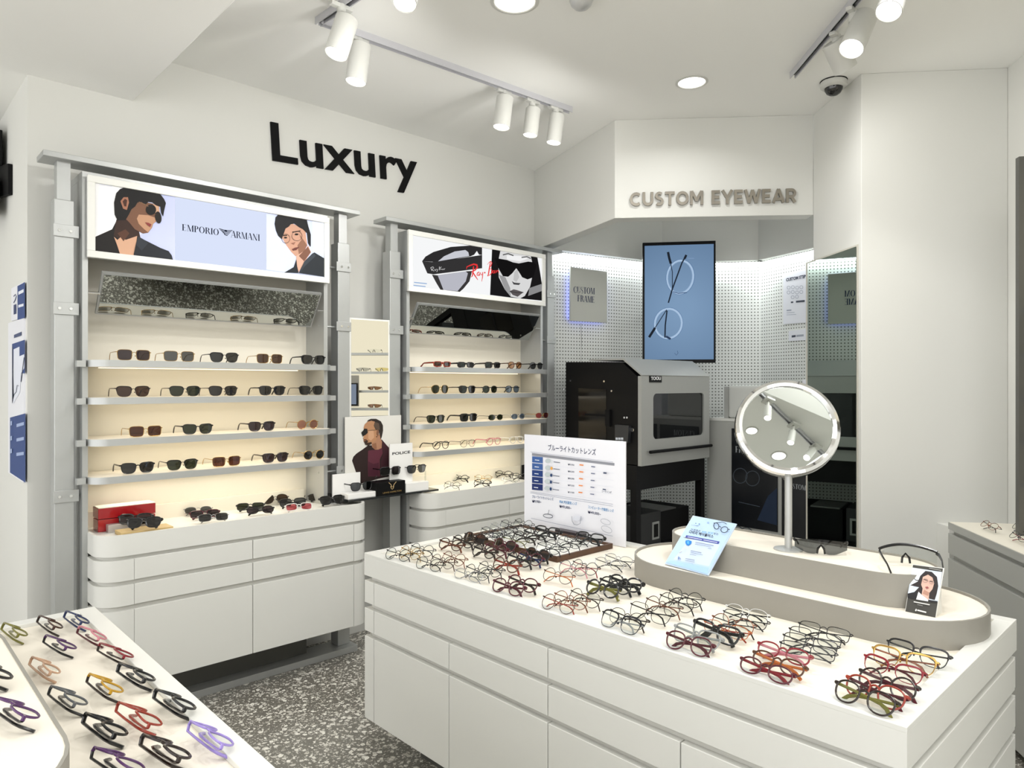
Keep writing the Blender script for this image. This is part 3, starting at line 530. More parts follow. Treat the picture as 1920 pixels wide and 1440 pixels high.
# ================================================================== ISLAND AND TABLES
def counter(label, x0, x1, y0, y1, splits, loc):
    t = thing('display_counter', label, 'counter', loc)
    rows = ((.628, .717), (.515, .606), (.164, .494))
    MB().box((x0 + .022, y0 + .022, .164), (x1 - .022, y1 - .022, .74)).build('carcass', LAMI, t)
    top = MB().box((x0, y0, .737), (x1, y1, .814)).build('tray_top', LAM, t)
    MB().box((x0 + .045, y0 + .045, .8135), (x1 - .045, y1 - .045, .8145)).build('tray_surface', TRAY, top)
    for A, B in (((x0, y0), (x0 + .045, y1)), ((x1 - .045, y0), (x1, y1)), ((x0 + .045, y0), (x1 - .045, y0 + .045)), ((x0 + .045, y1 - .045), (x1 - .045, y1))):
        MB().box((A[0], A[1], .8135), (B[0], B[1], .826)).build('rim', LAM, top, bevel=.0015)
    for k, (z0, z1) in enumerate(rows):
        nm = 'door' if k == 2 else 'drawer_front'
        for face in splits:
            ys = sorted(face[1][k])
            for xa, xb in zip(ys[:-1], ys[1:]):
                g = .002
                if face[0] == 'x0': MB().box((x0, xa + g, z0), (x0 + .021, xb - g, z1)).build(nm, LAM, t, bevel=.0015)
                else: MB().box((x1 - .021, xa + g, z0), (x1, xb - g, z1)).build(nm, LAM, t, bevel=.0015)
        MB().box((x0 + .0225, y0, z0), (x1 - .0225, y0 + .021, z1)).build('end_panel', LAM, t, bevel=.0015)
        MB().box((x0 + .0225, y1 - .021, z0), (x1 - .0225, y1, z1)).build('end_panel', LAM, t, bevel=.0015)
    MB().box((x0 + .17, y0 + .15, 0), (x1 - .17, y1 - .15, .165)).build('plinth', STEELD, t)
    return t
ex = [2.463, 2.394, 1.445, .47]
counter('long white island counter covered with eyeglasses and a two-tier oval riser', 1.516, 2.448, .469, 2.463,
        (('x0', (ex, [2.463, 2.394, 1.917, 1.445, .987, .47], [2.463, 2.394, 1.917, 1.445, .987, .47])), ('x1', ([2.46, 1.45, .47],) * 3)), (2.0, 1.47, 0))
counter('white display table in the near corner with a rounded riser', -.385, .55, .43, 2.43, (('x1', ([2.43, 1.43, .43],) * 3), ('x0', ([2.43, .43],) * 3)), (.08, 1.43, 0))
def stadium(x0, x1, y0, y1, n=18, e=0):
    r = (x1 - x0) / 2 - e; cx = (x0 + x1) / 2
    return arc(cx, y0 + (x1 - x0) / 2, r, 180, 360, n) + arc(cx, y1 - (x1 - x0) / 2, r, 0, 180, n)
def riser_tier(name, par, x0, x1, y0, y1, z0, z1, rec):
    b = MB().prism(stadium(x0, x1, y0, y1, e=.006), z0, z1 - rec).build(name, TRAY, par, smooth=True)
    o = stadium(x0, x1, y0, y1); i_ = stadium(x0, x1, y0, y1, e=.006); n = len(o); m = MB()
    m.add([(p[0], p[1], z) for z in (z0, z1) for p in o] + [(p[0], p[1], z) for z in (z0, z1) for p in i_],
          [f for k in range(n) for f in ((k, (k + 1) % n, n + (k + 1) % n, n + k), (2 * n + k, 3 * n + k, 3 * n + (k + 1) % n, 2 * n + (k + 1) % n), (n + k, n + (k + 1) % n, 3 * n + (k + 1) % n, 3 * n + k))])
    m.build('edge_band', GREYD, b, smooth=True); return b
rs = thing('oval_riser', 'two-tier oval riser with a round mirror and cards on the island', 'riser', (2.21, 1.03, .8145))
riser_tier('lower_tier', rs, 1.99, 2.43, .485, 1.59, .8145, .89, .008)
riser_tier('upper_tier', rs, 2.097, 2.372, .61, 1.462, .882, .975, .006)
rs2 = thing('oval_riser', 'single-tier rounded riser on the near corner table', 'riser', (.06, 1.6, .8145))
riser_tier('tier', rs2, -.14, .275, 1.19, 2.25, .8145, .90, .002)
TOP, T1, T2, TB = .8145, .882, .969, .898
# round mirror on its pole
mm = thing('table_mirror', 'round chrome swivel mirror on a pole, on the island riser', 'mirror', (2.207, 1.032, T2))
MB().lathe((2.207, 1.032, T2), (0, 0, 1), [(0, 0), (.045, 0), (.045, .004), (.02, .007), (0, .007)]).build('base', STEEL, mm, smooth=True)
MB().cyl((2.207, 1.032, T2 + .005), (2.207, 1.032, 1.215), .0115, n=20).build('pole', STEEL, mm, smooth=True)
mc = Vector((2.238, 1.052, 1.362)); mn = (-D * .93 - R * .22 + U * .36).normalized()
MB().lathe(mc, mn, [(.149, -.045), (.158, -.045), (.163, -.03), (.163, .0), (.160, .012), (.150, .016), (.140, .012), (.1385, .004)], 56).build('ring', CHROME, mm, smooth=True)
MB().lathe(mc, mn, [(0, .004), (.139, .004)], 56).build('mirror_glass', MIRROR, mm); MB().lathe(mc, mn, [(0, -.04), (.150, -.04)], 48).build('back_glass', MIRROR, mm)
MB().tube([(2.207, 1.032, 1.205), mc - U * .16 - mn * .025, mc - U * .13 - mn * .025], .010, n=10).build('yoke', STEELD, mm, smooth=True)
# generic leaning plane from its bottom edge
def leanplane(b0, b1, z, deg):
    A = pz(*b0, z); B = pz(*b1, z); r = (B - A).normalized(); n = U.cross(r)
    if n.dot(EYE - A) < 0: n = -n
    t = math.radians(deg); return Plane(A, n * math.cos(t) + U * math.sin(t)), A, B, r
kp, KA, KB, kr = leanplane((1244, 1060), (1327, 1081), T1, 37); ku = kp.n.cross(kr); ku = ku if ku.z > 0 else -ku
ks = thing('leaflet_stand', 'pale blue leaflet in clear acrylic leaning on the riser', 'leaflet', KA)
def sheet(A, B, u, hgt, n, t, d=0): q = [A + n * d, B + n * d, B + u * hgt + n * d, A + u * hgt + n * d]; return MB().hexa([p - n * t for p in q], q)
kq = [kp.at(*p) - kp.n * .0005 for p in ((1246, 1056.8), (1327.5, 1078.8), (1381, 982), (1299, 966.5))]; MB().hexa([p - kp.n * .004 for p in kq], kq).build('acrylic_plate', mat('leaflet_paper', '#c2d4ea', .5), ks)
o = (1230, 960)
def CK(p): return conv(o, 11.07, p)
printed('leaflet_print', ks, kp, [
    ('#b4cdea', CK([(775, 85), (1650, 245), (1070, 1300), (205, 1055)])), ('#c6d6ec', CK([(700, 560), (1330, 680), (1100, 1130), (360, 990)])), ('#a5c6e8', CK([(310, 1010), (1100, 1160), (1065, 1290), (215, 1050)])),
    ('#474f9b', CK([(632, 485), (1325, 618), (1300, 670), (610, 535)])), ('#c9cdea', CK(ribbon([(660, 520), (960, 578)], 14))), ('#c9cdea', CK(ribbon([(990, 585), (1275, 640)], 14))),
    ('#b6d3f2', CK(ell(865, 245, 62, 38))), ('#3b4f8f', CK([(818, 248), (835, 225), (845, 250)])), ('#3b4f8f', CK([(890, 262), (905, 238), (918, 265)])), ('#9db7dc', CK(ell(1090, 225, 22, 16))),
    ('#2f7fcc', CK([(625, 600), (690, 592), (750, 615), (740, 665), (680, 708), (640, 690), (618, 640)])), ('#5aa6e8', CK([(650, 615), (700, 612), (690, 680), (655, 660)])),
    ('#a9a5ad', CK(ribbon([(490, 858), (550, 830)], 10))), ('#c5c5d2', CK(ribbon(ell(600, 800, 38, 26, 14) + [(638, 800)], 5))), ('#6f86b4', CK([(480, 925), (500, 960), (475, 1010), (465, 970)])), ('#8f9cc0', CK([(505, 945), (535, 990), (520, 1002), (500, 970)]))] +
    [('#7f86a2', CK(ribbon([a, b], wd))) for a, b, wd in (((830, 640), (1210, 712), 12), ((820, 680), (1150, 742), 7), ((1090, 768), (1170, 778), 7), ((735, 818), (960, 862), 12), ((735, 855), (990, 910), 7), ((720, 895), (845, 920), 7), ((630, 985), (820, 1018), 12), ((620, 1020), (820, 1058), 7), ((750, 288), (905, 318), 6))] +
    [('#333a4a', CK(ribbon(q, wd))) for q, wd in ((ell(1272, 312, 52, 66, 18, -15) + [(1322, 298)], 15), (ell(1440, 388, 74, 60, 18, -10) + [(1512, 374)], 15), ([(1325, 325), (1350, 322), (1372, 345)], 14), ([(1215, 255), (1400, 232), (1450, 250), (1488, 275)], 13), ([(1505, 378), (1555, 388)], 16))])
INKD = ink('#343a4c')
text('lettering', ks, '안경파손', kp, (1294.5, 995), (1313, 998.5), 4, INKD, .0); text('lettering', ks, '90% 보상', kp, (1315.5, 999), (1337, 1001.8), 3.4, ink('#6aa5df'), .01); text('lettering', ks, '받는', kp, (1338, 1002), (1347, 1003.5), 3.4, INKD)
text('lettering', ks, '디비치 케어플러스'.replace('디', '다'), kp, (1291.5, 999.5), (1337, 1008.5), 4.6, INKD, .03)
text('lettering', ks, '지금 매장에서 안내받으세요', kp, (1262, 1058.5), (1313, 1070.5), 3.2, ink('#3a4a80'), .01)
cp, CA, CBb, cr_ = leanplane((1697, 1147), (1754, 1158.4), T1, 30); cu = cp.n.cross(cr_); cu = cu if cu.z > 0 else -cu
pc = thing('photo_card', 'small card with a long-haired woman leaning on the riser', 'card', CA)
cq = [cp.at(*p) - cp.n * .0005 for p in ((1696.6, 1147), (1754.5, 1158.6), (1770.5, 1065.2), (1711.2, 1057.8))]; MB().hexa([p - cp.n * .004 for p in cq], cq).build('acrylic_plate', mat('card_white', '#d9d8d2', .4), pc)
o = (1460, 960)
def CW(p): return conv(o, 4.174, p)
printed('portrait_print', pc, cp, [
    ('#3c3b37', CW([(1052, 414), (1286, 444), (1226, 826), (992, 778)])), ('#c6ced9', CW([(1048, 436), (1280, 470), (1246, 704), (1010, 645)])), ('#dde3ea', CW([(1048, 436), (1120, 447), (1090, 560), (1030, 600)])),
    ('#2a2324', CW([(1030, 575), (1090, 545), (1110, 500), (1150, 462), (1200, 470), (1240, 510), (1250, 580), (1238, 640), (1222, 690), (1180, 680), (1100, 640), (1060, 630), (1100, 590)])), ('#2e2728', CW(ribbon([(1040, 500), (1075, 535), (1110, 540)], [3, 6, 10]))),
    ('#caa596', CW([(1130, 510), (1170, 492), (1205, 515), (1218, 560), (1205, 605), (1180, 635), (1175, 690), (1120, 650), (1128, 600), (1116, 570)])), ('#a9806f', CW([(1140, 610), (1180, 632), (1170, 660), (1128, 640)])),
    ('#1d1d20', CW([(1012, 640), (1090, 622), (1090, 690), (1010, 672)])), ('#e9e8e6', CW([(1096, 626), (1120, 650), (1172, 690), (1170, 702), (1078, 686)])), ('#222225', CW([(1180, 690), (1246, 700), (1240, 712), (1176, 704)])),
    ('#3a3230', CW(ribbon([(1140, 530), (1165, 538)], 5))), ('#3a3230', CW(ribbon([(1185, 545), (1210, 550)], 5))), ('#8d4b4b', CW([(1148, 590), (1168, 586), (1178, 598), (1160, 604)])), ('#7c6d6a', CW(ribbon(ell(1150, 540, 20, 14, 12) + [(1170, 540)], 2.5))), ('#7c6d6a', CW(ribbon(ell(1200, 552, 18, 14, 12) + [(1218, 552)], 2.5))),
    ('#c9c8c4', CW(ribbon([(1060, 706), (1185, 730)], 8))), ('#8d8c88', CW(ribbon([(1088, 728), (1130, 738)], 4))), ('#e0dfda', CW(ribbon([(1088, 772), (1158, 790)], 10))), ('#e0dfda', CW([(1070, 775), (1080, 760), (1084, 772), (1078, 782)])), ('#8d8c88', CW(ribbon([(1180, 444), (1275, 462)], 6)))])
MB().hexa([CA + cr_ * .06 + p for p in (Vector((.004, -.012, 0)), Vector((.004, .012, 0)), Vector((.06, .012, 0)), Vector((.06, -.012, 0)))], [CA + cr_ * .06 + cu * .11 - cp.n * .005 + Vector((0, s, 0)) for s in (-.012, .012)] + [CA + cr_ * .06 + cu * .11 - cp.n * .009 + Vector((0, s, 0)) for s in (.012, -.012)]).build('easel_back', mat('card_white', '#d9d8d2', .4), pc)
# blue light lens board with its holder and the walnut tray
PBD = Plane((2.38, 0, 0), (-1, 0, 0)); bd = thing('price_board', 'tall white lens price board printed in Japanese, standing on the island', 'sign', (2.383, 2.12, TOP))
MB().box((2.38, 1.817, TOP + .003), (2.386, 2.423, 1.262)).build('board', SIGNW, bd)
o = (980, 810)
def CBD(p): return conv(o, 6.26, p)
ly = [('#8d8f98', CBD([(110, 246), (1078, 365), (1078, 396), (110, 278)]))]
for k, cc in enumerate(('#41639f', '#3d5f9c', '#1f3b7a', '#1d3470', '#172a66')): y = 284 + k * 80; ly.append((cc, CBD([(112, y), (238, y + 12), (238, y + 84), (112, y + 72)])))
for k in range(5):
    y = 338 + k * 80; ly += [('#bcc5c8', CBD(ell(302, y, 34, 26))), (('#d9dde2', '#e2a24a', '#27406b', '#27406b', '#27406b')[k], CBD(ell(345, y + 8, 13, 20, 12))), ('#6f7484', CBD(ribbon([(368, y + 12), (442, y + 22)], 9))), ('#dadde8', CBD(ribbon([(258, y + 44), (1075, y + 148)], 3))),
                             ('#e58b4e', CBD(ribbon([(672, y + 46), (718, y + 52)], 14))), ('#6e7690', CBD(ribbon([(810, y + 66), (856, y + 72)], 12))), ('#dfe6f2', CBD(ribbon([(150, y - 12), (200, y - 6)], 9)))]
for a, b in (((110, 232), (1078, 350)), ((110, 698), (1078, 845)), ((110, 712), (1078, 868)), ((120, 1008), (1078, 1218))): ly.append(('#8d93aa', CBD(ribbon([a, b], 4))))
ly += [('#5d636f', CBD(ribbon(ell(318, 982, 56, 22, 18, 8) + [(373, 990)], 8))), ('#5d636f', CBD(ribbon([(318, 960), (332, 910)], 5))), ('#8b919d', CBD(ribbon([(598, 985), (602, 1040), (625, 1080), (660, 1088), (695, 1070), (706, 985)], 6))), ('#d9dce6', CBD(ell(655, 1010, 45, 28))),
       ('#a2a7b3', CBD(ribbon(ell(995, 1050, 60, 30, 18, 20) + [(1050, 1070)], 5))), ('#a2a7b3', CBD(ribbon(ell(1008, 1138, 66, 34, 18, 25) + [(1068, 1166)], 5))), ('#4b5670', CBD(ribbon([(970, 476), (1008, 480)], 20))), ('#4b5670', CBD(ribbon([(962, 668), (1000, 674)], 14)))]
printed('table_print', bd, PBD, ly); NV = ink('#2a3157')
text('lettering', bd, 'ブルーライトカットレンズ', PBD, (1028, 843.5), (1117.5, 853), 9, NV, .008)
for s_, a, b, cpx, c in (('ブルーライトカットレンズ', (998, 933.2), (1038, 938.2), 4.4, '#5a6a92'), ('基本 屈折異常レンズ', (1049, 943), (1082, 947), 4.4, '#3f86bd'), ('コンピューター作業用レンズ', (1103, 952.5), (1151, 960.5), 4.4, '#3f86bd'),
                        ('₩9,900~', (998, 941.8), (1015.5, 943.5), 4.8, '#2a3157'), ('₩49,000~', (1049, 951.2), (1071.5, 955), 4.8, '#2a3157'), ('₩49,000~', (1102.5, 962), (1127, 966.5), 4.8, '#2a3157'), ('コーティング', (1128.5, 922.5), (1147, 925), 3.2, '#4b5670')):
    text('lettering', bd, s_, PBD, a, b, cpx, ink(c), .012)
for k, s_ in enumerate(('₩9,900', '₩40,000', '₩60,000', '₩79,000', '₩119,000')): text('lettering', bd, s_, PBD, (1065, 872 + k * 13), (1077, 873.3 + k * 13), 3, ink('#5d6478'), .01)
MB().extrude([(2.345, 2.19, TOP), (2.42, 2.19, TOP), (2.42, 2.19, TOP + .03), (2.345, 2.19, TOP + .03)], (0, -.16, 0)).build('holder_block', mat('plum_block', '#3b3338', .4), bd, bevel=.002)
wt = thing('walnut_tray', 'flat dark wooden display tray with a white bed full of eyeglasses', 'tray', (2.17, 2.155, TOP))
wx0, wx1, wy0, wy1 = 1.992, 2.335, 1.848, 2.405
MB().box((wx0 + .008, wy0 + .008, TOP), (wx1 - .008, wy1 - .008, TOP + .012)).build('bed', mat('white_felt', '#f0eee8', .8), wt)
for A, B in (((wx0, wy0), (wx0 + .012, wy1)), ((wx1 - .012, wy0), (wx1, wy1)), ((wx0 + .012, wy0), (wx1 - .012, wy0 + .012)), ((wx0 + .012, wy1 - .012), (wx1 - .012, wy1))):
    MB().box((A[0], A[1], TOP), (B[0], B[1], TOP + .022)).build('rim', WOOD, wt, bevel=.001)
# red boxes and bamboo plate on the first cabinet
CT = 1.5 - (1.5 - .822) * .968 + .0005
rb = thing('red_box', 'glossy red spectacle box with a stepped grey front on the cabinet tray', 'box', (.89, 3.58, CT))
q0, q1 = .815, 1.052; RED = mat('red_lacquer', '#a3141c', .12, spec=.7)
MB().box((q0, 3.535, CT), (q1, 3.62, CT + .055)).build('lower_box', RED, rb, bevel=.002); MB().box((q0, 3.53, CT + .058), (q1, 3.625, CT + .105)).build('upper_box', RED, rb, bevel=.002); MB().box((q0 + .002, 3.532, CT + .105), (q1 - .002, 3.623, CT + .108)).build('cream_lid', CREAM, rb)
MB().box((.845, 3.49, CT), (1.03, 3.53, CT + .034)).build('grey_step', mat('silver_box', '#b4aeaa', .3, .3), rb, bevel=.001)
bp = thing('bamboo_plate', 'small bamboo board under two pairs of sunglasses', 'board', (.98, 3.40, CT))
MB().box((.862, 3.355, CT), (1.075, 3.455, CT + .018)).build('board', BAMBOO, bp, bevel=.002)
# right-hand cabinet and rack
A = Vector((3.868, 1.015, 0))
rc = thing('drawer_cabinet', 'grey-fronted cabinet with a cream top beside the white column', 'cabinet', A)
def rslab(nm, a, b, c0, c1, z0, z1, m, par=rc, **k): return MB().slab(A + UW * a + WW * c0, A + UW * b + WW * c0, WW * (c1 - c0), z0, z1).build(nm, m, par, **k)
rslab('carcass', .018, 1.8, .018, .37, .05, .81, GREYW)
tp = rslab('top', 0, 1.82, 0, .38, .805, .838, GREYW); rslab('top_surface',   .004, 1.816, .004, .376, .838, .840, CREAM, tp)
for z0, z1 in ((.69, .785), (.05, .665)):
    rslab('door' if z0 < .1 else 'drawer_front', 0, .9, 0, .018, z0, z1, GREYW); rslab('door' if z0 < .1 else 'drawer_front', .903, 1.8, 0, .018, z0, z1, GREYW)
    rslab('side_panel', 0, .018, .02, .37, z0, z1, GREYW)
rr = thing('display_rack', 'cream lit display rack on the far wall beside the white column', 'display rack', A + WW * .5)
o1 = CR + UW * .0
def wslab(nm, a, b, c0, c1, z0, z1, m, par=rr, **k): return MB().slab(o1 + UW * a - WW * c0, o1 + UW * b - WW * c0, -WW * (c1 - c0), z0, z1).build(nm, m, par, **k)
wslab('back_panel', .56, 2.2, .002, .02, .84, 2.48, emat('#fff6dc', .95))  # panel glows by itself, in place of light from shelf lamps
for s_ in (.53, 2.2): wslab('side_stile', s_, s_ + .03, .002, .22, .84, 2.50, STEELD)
for k, z in enumerate((1.835, 1.64, 1.445, 1.26, 1.07)):
    sh = wslab('shelf', .562, 2.2, .02, .19, z - .022, z, GREYW)
    wslab('edge_band', .562, 2.2, .19, .194, z - .024, z + .001, STEEL, sh)
dm = thing('small_monitor', 'small dark monitor among the shelves reflected in the narrow mirror', 'monitor', o1 + UW * 1.0 + U * 1.28)
MB().slab(o1 + UW * .90 - WW * .23, o1 + UW * 1.18 - WW * .23, -WW * .012, 1.28, 1.60).build('housing', GREYD, dm); MB().slab(o1 + UW * .91 - WW * .243, o1 + UW * 1.16 - WW * .243, -WW * .012, 1.29, 1.52).build('bezel', BLACK, dm); MB().slab(o1 + UW * .922 - WW * .256, o1 + UW * 1.15 - WW * .256, -WW * .001, 1.302, 1.508).build('screen', emat('#8f9bb0', .8), dm)
# ================================================================== ALCOVE
mt = thing('engraving_machine', 'tall black machine with a grey hood and window in the alcove', 'machine', (4.2, 3.1, 0))
HG = mat('hood_grey', '#9b9c98', .4)
x0, x1, yf, yb = 3.80, 4.64, 2.77, 3.44
MB().extrude([(x0, yf + .03, .97), (x0, yb, .97), (x0, yb, 1.667), (x0, yf + .16, 1.655), (x0, yf + .03, 1.555)], (x1 - x0, 0, 0)).build('body', BLACK, mt, bevel=.002)
wx0_, wx1_, wz0, wz1 = 3.933, 4.566, 1.135, 1.443
def rrect(xa, xb, za, zb, r, y): return [(p[0], y, p[1]) for p in arc(xb - r, zb - r, r, 0, 90, 5) + arc(xa + r, zb - r, r, 90, 180, 5) + arc(xa + r, za + r, r, 180, 270, 5) + arc(xb - r, za + r, r, 270, 360, 5)]
outer = [(x1, yf, 1.56), (x0, yf, 1.56), (x0, yf, .965), (x1, yf, .965)]; inn = rrect(wx0_, wx1_, wz0, wz1, .035, yf)
hd = MB(); ring = []
pts = [Vector(p) for p in outer] + [Vector(p) for p in inn]; tri = tessellate_polygon([[Vector((p.x, p.z, 0)) for p in pts[:4]], [Vector((p.x, p.z, 0)) for p in pts[4:]]])
hd.add(pts, [tuple(t) for t in tri]); dpt = Vector((0, .028, 0)); hd.add([p + dpt for p in pts], [tuple(t) for t in tri])
for base, n in ((0, 4), (4, len(inn))): hd.add(sum(([pts[base + i], pts[base + (i + 1) % n], pts[base + (i + 1) % n] + dpt, pts[base + i] + dpt] for i in range(n)), []), [(4 * i, 4 * i + 1, 4 * i + 2, 4 * i + 3) for i in range(n)])
hood = hd.build('hood', HG, mt)
MB().extrude([(x0, yf, 1.56), (x0, yf + .15, 1.668), (x0, yf + .45, 1.672), (x0, yf + .45, 1.682), (x0, yf + .145, 1.680), (x0, yf - .004, 1.566)], (x1 - x0, 0, 0)).build('hood_top', HG, hood)
MB().extrude(rrect(wx0_ - .01, wx1_ + .01, wz0 - .01, wz1 + .01, .04, yf + .012), (0, .004, 0)).build('window', mat('dark_window', '#101213', .04, spec=.8), hood)
MB().tube([(x0 + .07, yf - .02, 1.055), (x1 - .005, yf - .02, 1.055)], .011, n=8).build('handle', BLACKM, hood)
MB().box((x0 + .085, yf - .004, 1.518), (x0 + .225, yf, 1.572 - .01)).build('name_plate', BLACK, hood); PM = Plane((0, yf - .004, 0), (0, -1, 0))
text('lettering', hood, 'TOOLi', PM, (1220.5, 712.5), (1239, 711.8), 6.2, mat('letter_white', '#f2f2f2', .5), .03)
PX0 = Plane((x0, 0, 0), (-1, 0, 0))
def sidequad(nm, px4, m, t=.006): q = [PX0.at(*p) for p in px4]; return MB().extrude(q, (-t, 0, 0)).build(nm, m, mt)
sidequad('side_window', ((1085, 728), (1137, 730), (1137, 824), (1085, 821)), mat('dim_window', '#0d0b09', .15, spec=.4), .003)
sidequad('window_bar', ((1098, 775), (1137, 777), (1137, 781), (1098, 779)), BLACKM, .008)
sidequad('window_hinge', ((1138, 768), (1146, 768), (1146, 800), (1138, 798)), BLACKM, .02)
sidequad('keypad', ((1158, 796), (1184, 798), (1182, 830), (1158, 826)), mat('keypad', '#26282b', .5), .03)
for yy in (820, 826):
    for xx in (1160, 1165, 1170): q = [PX0.at(*p) + Vector((-.031, 0, 0)) for p in ((xx, yy), (xx + 4, yy + .2), (xx + 4, yy + 4.2), (xx, yy + 4))]; MB().extrude(q, (-.002, 0, 0)).build('key', mat('key_white', '#c9d0da', .5), mt)
for p in ((1070, 714), (1058, 730), (1133, 715), (1147, 733), (1171, 783), (1176, 783), (1186, 806)): c_ = PX0.at(*p); MB().cyl(c_, c_ + Vector((-.004, 0, 0)), .007 if p[0] < 1186 else .014, n=10).build('screw', CHROME, mt)
st = MB().box((x0, yf + .04, .80), (x1, yb, .965)).build('stand_apron', BLACK, mt)
for a, b in ((x0, x0 + .05), (x1 - .05, x1)):
    for ya in (yf + .04, yb - .05): MB().box((a, ya, 0), (b, ya + .05, .80)).build('leg', BLACK, mt)
MB().box((x0, yf + .05, .36), (x1, yb, .385)).build('stand_shelf', BLACKM, mt)
cu1 = thing('control_unit', 'black control unit with a power inlet under the machine', 'control unit', (3.95, 2.95, .385))
MB().box((3.83, 2.86, .385), (4.15, 3.2, .62)).build('case', mat('case_dark', '#191a1b', .45), cu1, bevel=.002)
MB().box((4.045, 2.855, .43), (4.125, 2.86, .55)).build('power_inlet', mat('inlet_grey', '#8d8f8c', .5), cu1); MB().box((4.06, 2.853, .445), (4.11, 2.8551, .535)).build('inlet_socket', BLACKM, cu1); MB().cyl((3.88, 2.86, .47), (3.88, 2.852, .47), .014, n=12).build('red_button', mat('dull_red', '#7d4a4a', .5), cu1)
cu2 = thing('control_unit', 'flat dark box behind the power inlet under the machine', 'control unit', (4.4, 3.0, .385)); MB().box((4.18, 2.90, .385), (4.57, 3.3, .60)).build('case', BLACKM, cu2, bevel=.002); MB().box((4.2, 2.9, .60), (4.4, 3.2, .61)).build('lid', mat('lid_grey', '#5a5b59', .3, .4), cu2)
# monitor
TV = [pd(1205, 455, 5.50), pd(1342, 451, 5.42), pd(1338, 680, 5.42), pd(1203, 676, 5.50)]
tvp = Plane(TV[0], (TV[1] - TV[0]).cross(U).normalized() * (-1 if (TV[1] - TV[0]).cross(U).dot(EYE - TV[0]) < 0 else 1)); q = [tvp.at(*p) for p in ((1205, 455), (1342, 451), (1341, 680), (1204, 676))]
q = [q[0], q[1], Vector((q[1].x, q[1].y, q[2].z)), Vector((q[0].x, q[0].y, q[2].z))]
tv = thing('portrait_screen', 'tall portrait screen showing clear spectacles on blue, above the machine', 'screen', (q[2] + q[3]) / 2)
MB().extrude([p - tvp.n * .002 for p in q], -tvp.n * .05).build('housing', BLACK, tv, bevel=.003)
c4 = sum(q, Vector()) / 4; qi = [p + (c4 - p).normalized() * .03 for p in q]
sm = bpy.data.materials.new('screen_picture'); sm.use_nodes = True; nt = sm.node_tree; nt.nodes.clear(); e = nt.nodes.new('ShaderNodeEmission'); oo = nt.nodes.new('ShaderNodeOutputMaterial'); nt.links.new(e.outputs[0], oo.inputs[0])
gx = nt.nodes.new('ShaderNodeTexCoord'); gr = nt.nodes.new('ShaderNodeTexGradient'); gr.gradient_type = 'SPHERICAL'; mp = nt.nodes.new('ShaderNodeMapping'); mp.inputs['Location'].default_value = (-.05 * 1.2, 0, -.42 * 1.2); mp.inputs['Scale'].default_value = (1.2, 1.2, 1.2)
rp = nt.nodes.new('ShaderNodeValToRGB'); rp.color_ramp.elements[0].color = hexc('#55708f'); rp.color_ramp.elements[1].color = hexc('#7d9aba'); rp.color_ramp.elements[1].position = .9
nt.links.new(gx.outputs['Object'], mp.inputs[0]); nt.links.new(mp.outputs[0], gr.inputs[0]); nt.links.new(gr.outputs[0], rp.inputs[0]); nt.links.new(rp.outputs[0], e.inputs[0]); e.inputs[1].default_value = GK
MB().extrude([p + tvp.n * .001 for p in qi], -tvp.n * .004).build('screen', sm, tv)
o = (1020, 400)
def CT_(p): return conv(o, 3.097, p)
def loop(pts): return pts + [pts[0]]
printed('spectacles_picture', tv, tvp, [(c, CT_(ribbon(q_, wd))) for c, q_, wd in (
    ('#a9c2de', loop(ell(790, 370, 76, 96, 26, 8)), 11), ('#8ba6c6', loop(ell(790, 370, 70, 90, 26, 8)), 3), ('#5f7da3', loop(ell(792, 370, 83, 103, 26, 8)), 2.5), ('#a9c2de', loop(ell(722, 640, 78, 86, 26, 12)), 11), ('#5f7da3', loop(ell(722, 640, 85, 93, 26, 12)), 2.5),
    ('#2c3849', [(735, 290), (745, 340), (745, 440)], 5), ('#20262f', [(720, 225), (727, 260), (736, 292)], 14), ('#232c39', [(826, 242), (800, 290), (745, 440), (722, 520)], 8), ('#20262f', [(826, 242), (816, 264)], 13),
    ('#2c3849', [(712, 560), (680, 610), (645, 665)], 5), ('#20262f', [(645, 665), (610, 720)], 14), ('#232c39', [(714, 565), (704, 650), (702, 722)], 8), ('#4c6384', [(748, 455), (780, 465), (830, 460)], 5), ('#7e99bb', [(835, 262), (872, 262)], 4), ('#30405a', [(708, 715), (735, 730)], 12), ('#4b617f', [(758, 812), (768, 824), (778, 812), (774, 798)], 3))], 1.0, .0016)
MB().box((0, 0, 0), (.001, .001, .001))
wb = (N1 + N2) / 2; n_ = vplane(N1, N2).n; bc = c4 - tvp.n * .052
MB().tube([bc, wb + n_ * .005 + (bc - wb).dot((N2 - N1).normalized()) * (N2 - N1).normalized() + U * bc.z], .025, n=8).build('wall_arm', BLACK, tv)
PN = vplane(N0, N1); cf = thing('backlit_sign', 'square backlit CUSTOM FRAME sign on the pegboard wall', 'sign', PN.at(1097, 555))
q = [PN.at(*p) + PN.n * .05 for p in ((1063, 502), (1131, 511), (1131, 606), (1063, 604))]; q[2] = Vector((q[1].x, q[1].y, q[2].z)); q[3] = Vector((q[0].x, q[0].y, q[2].z))
fp = MB().extrude(q, -PN.n * .02).build('panel', mat('sign_greige', '#b9bab2', .5), cf)
c4 = sum(q, Vector()) / 4; MB().extrude([p + (c4 - p) * .10 - PN.n * .024 for p in q], -PN.n * .02).build('backlight', emat('#7d8cff', 3.5), cf)
PNF = Plane(q[0], PN.n); BLU = ink('#10264f'); serif_text('lettering', cf, 'CUSTOM', PNF, (1075, 549), (1115, 552), 12, BLU, .0012); serif_text('lettering', cf, 'FRAME', PNF, (1082.5, 565), (1115, 568), 12, BLU, .0012)
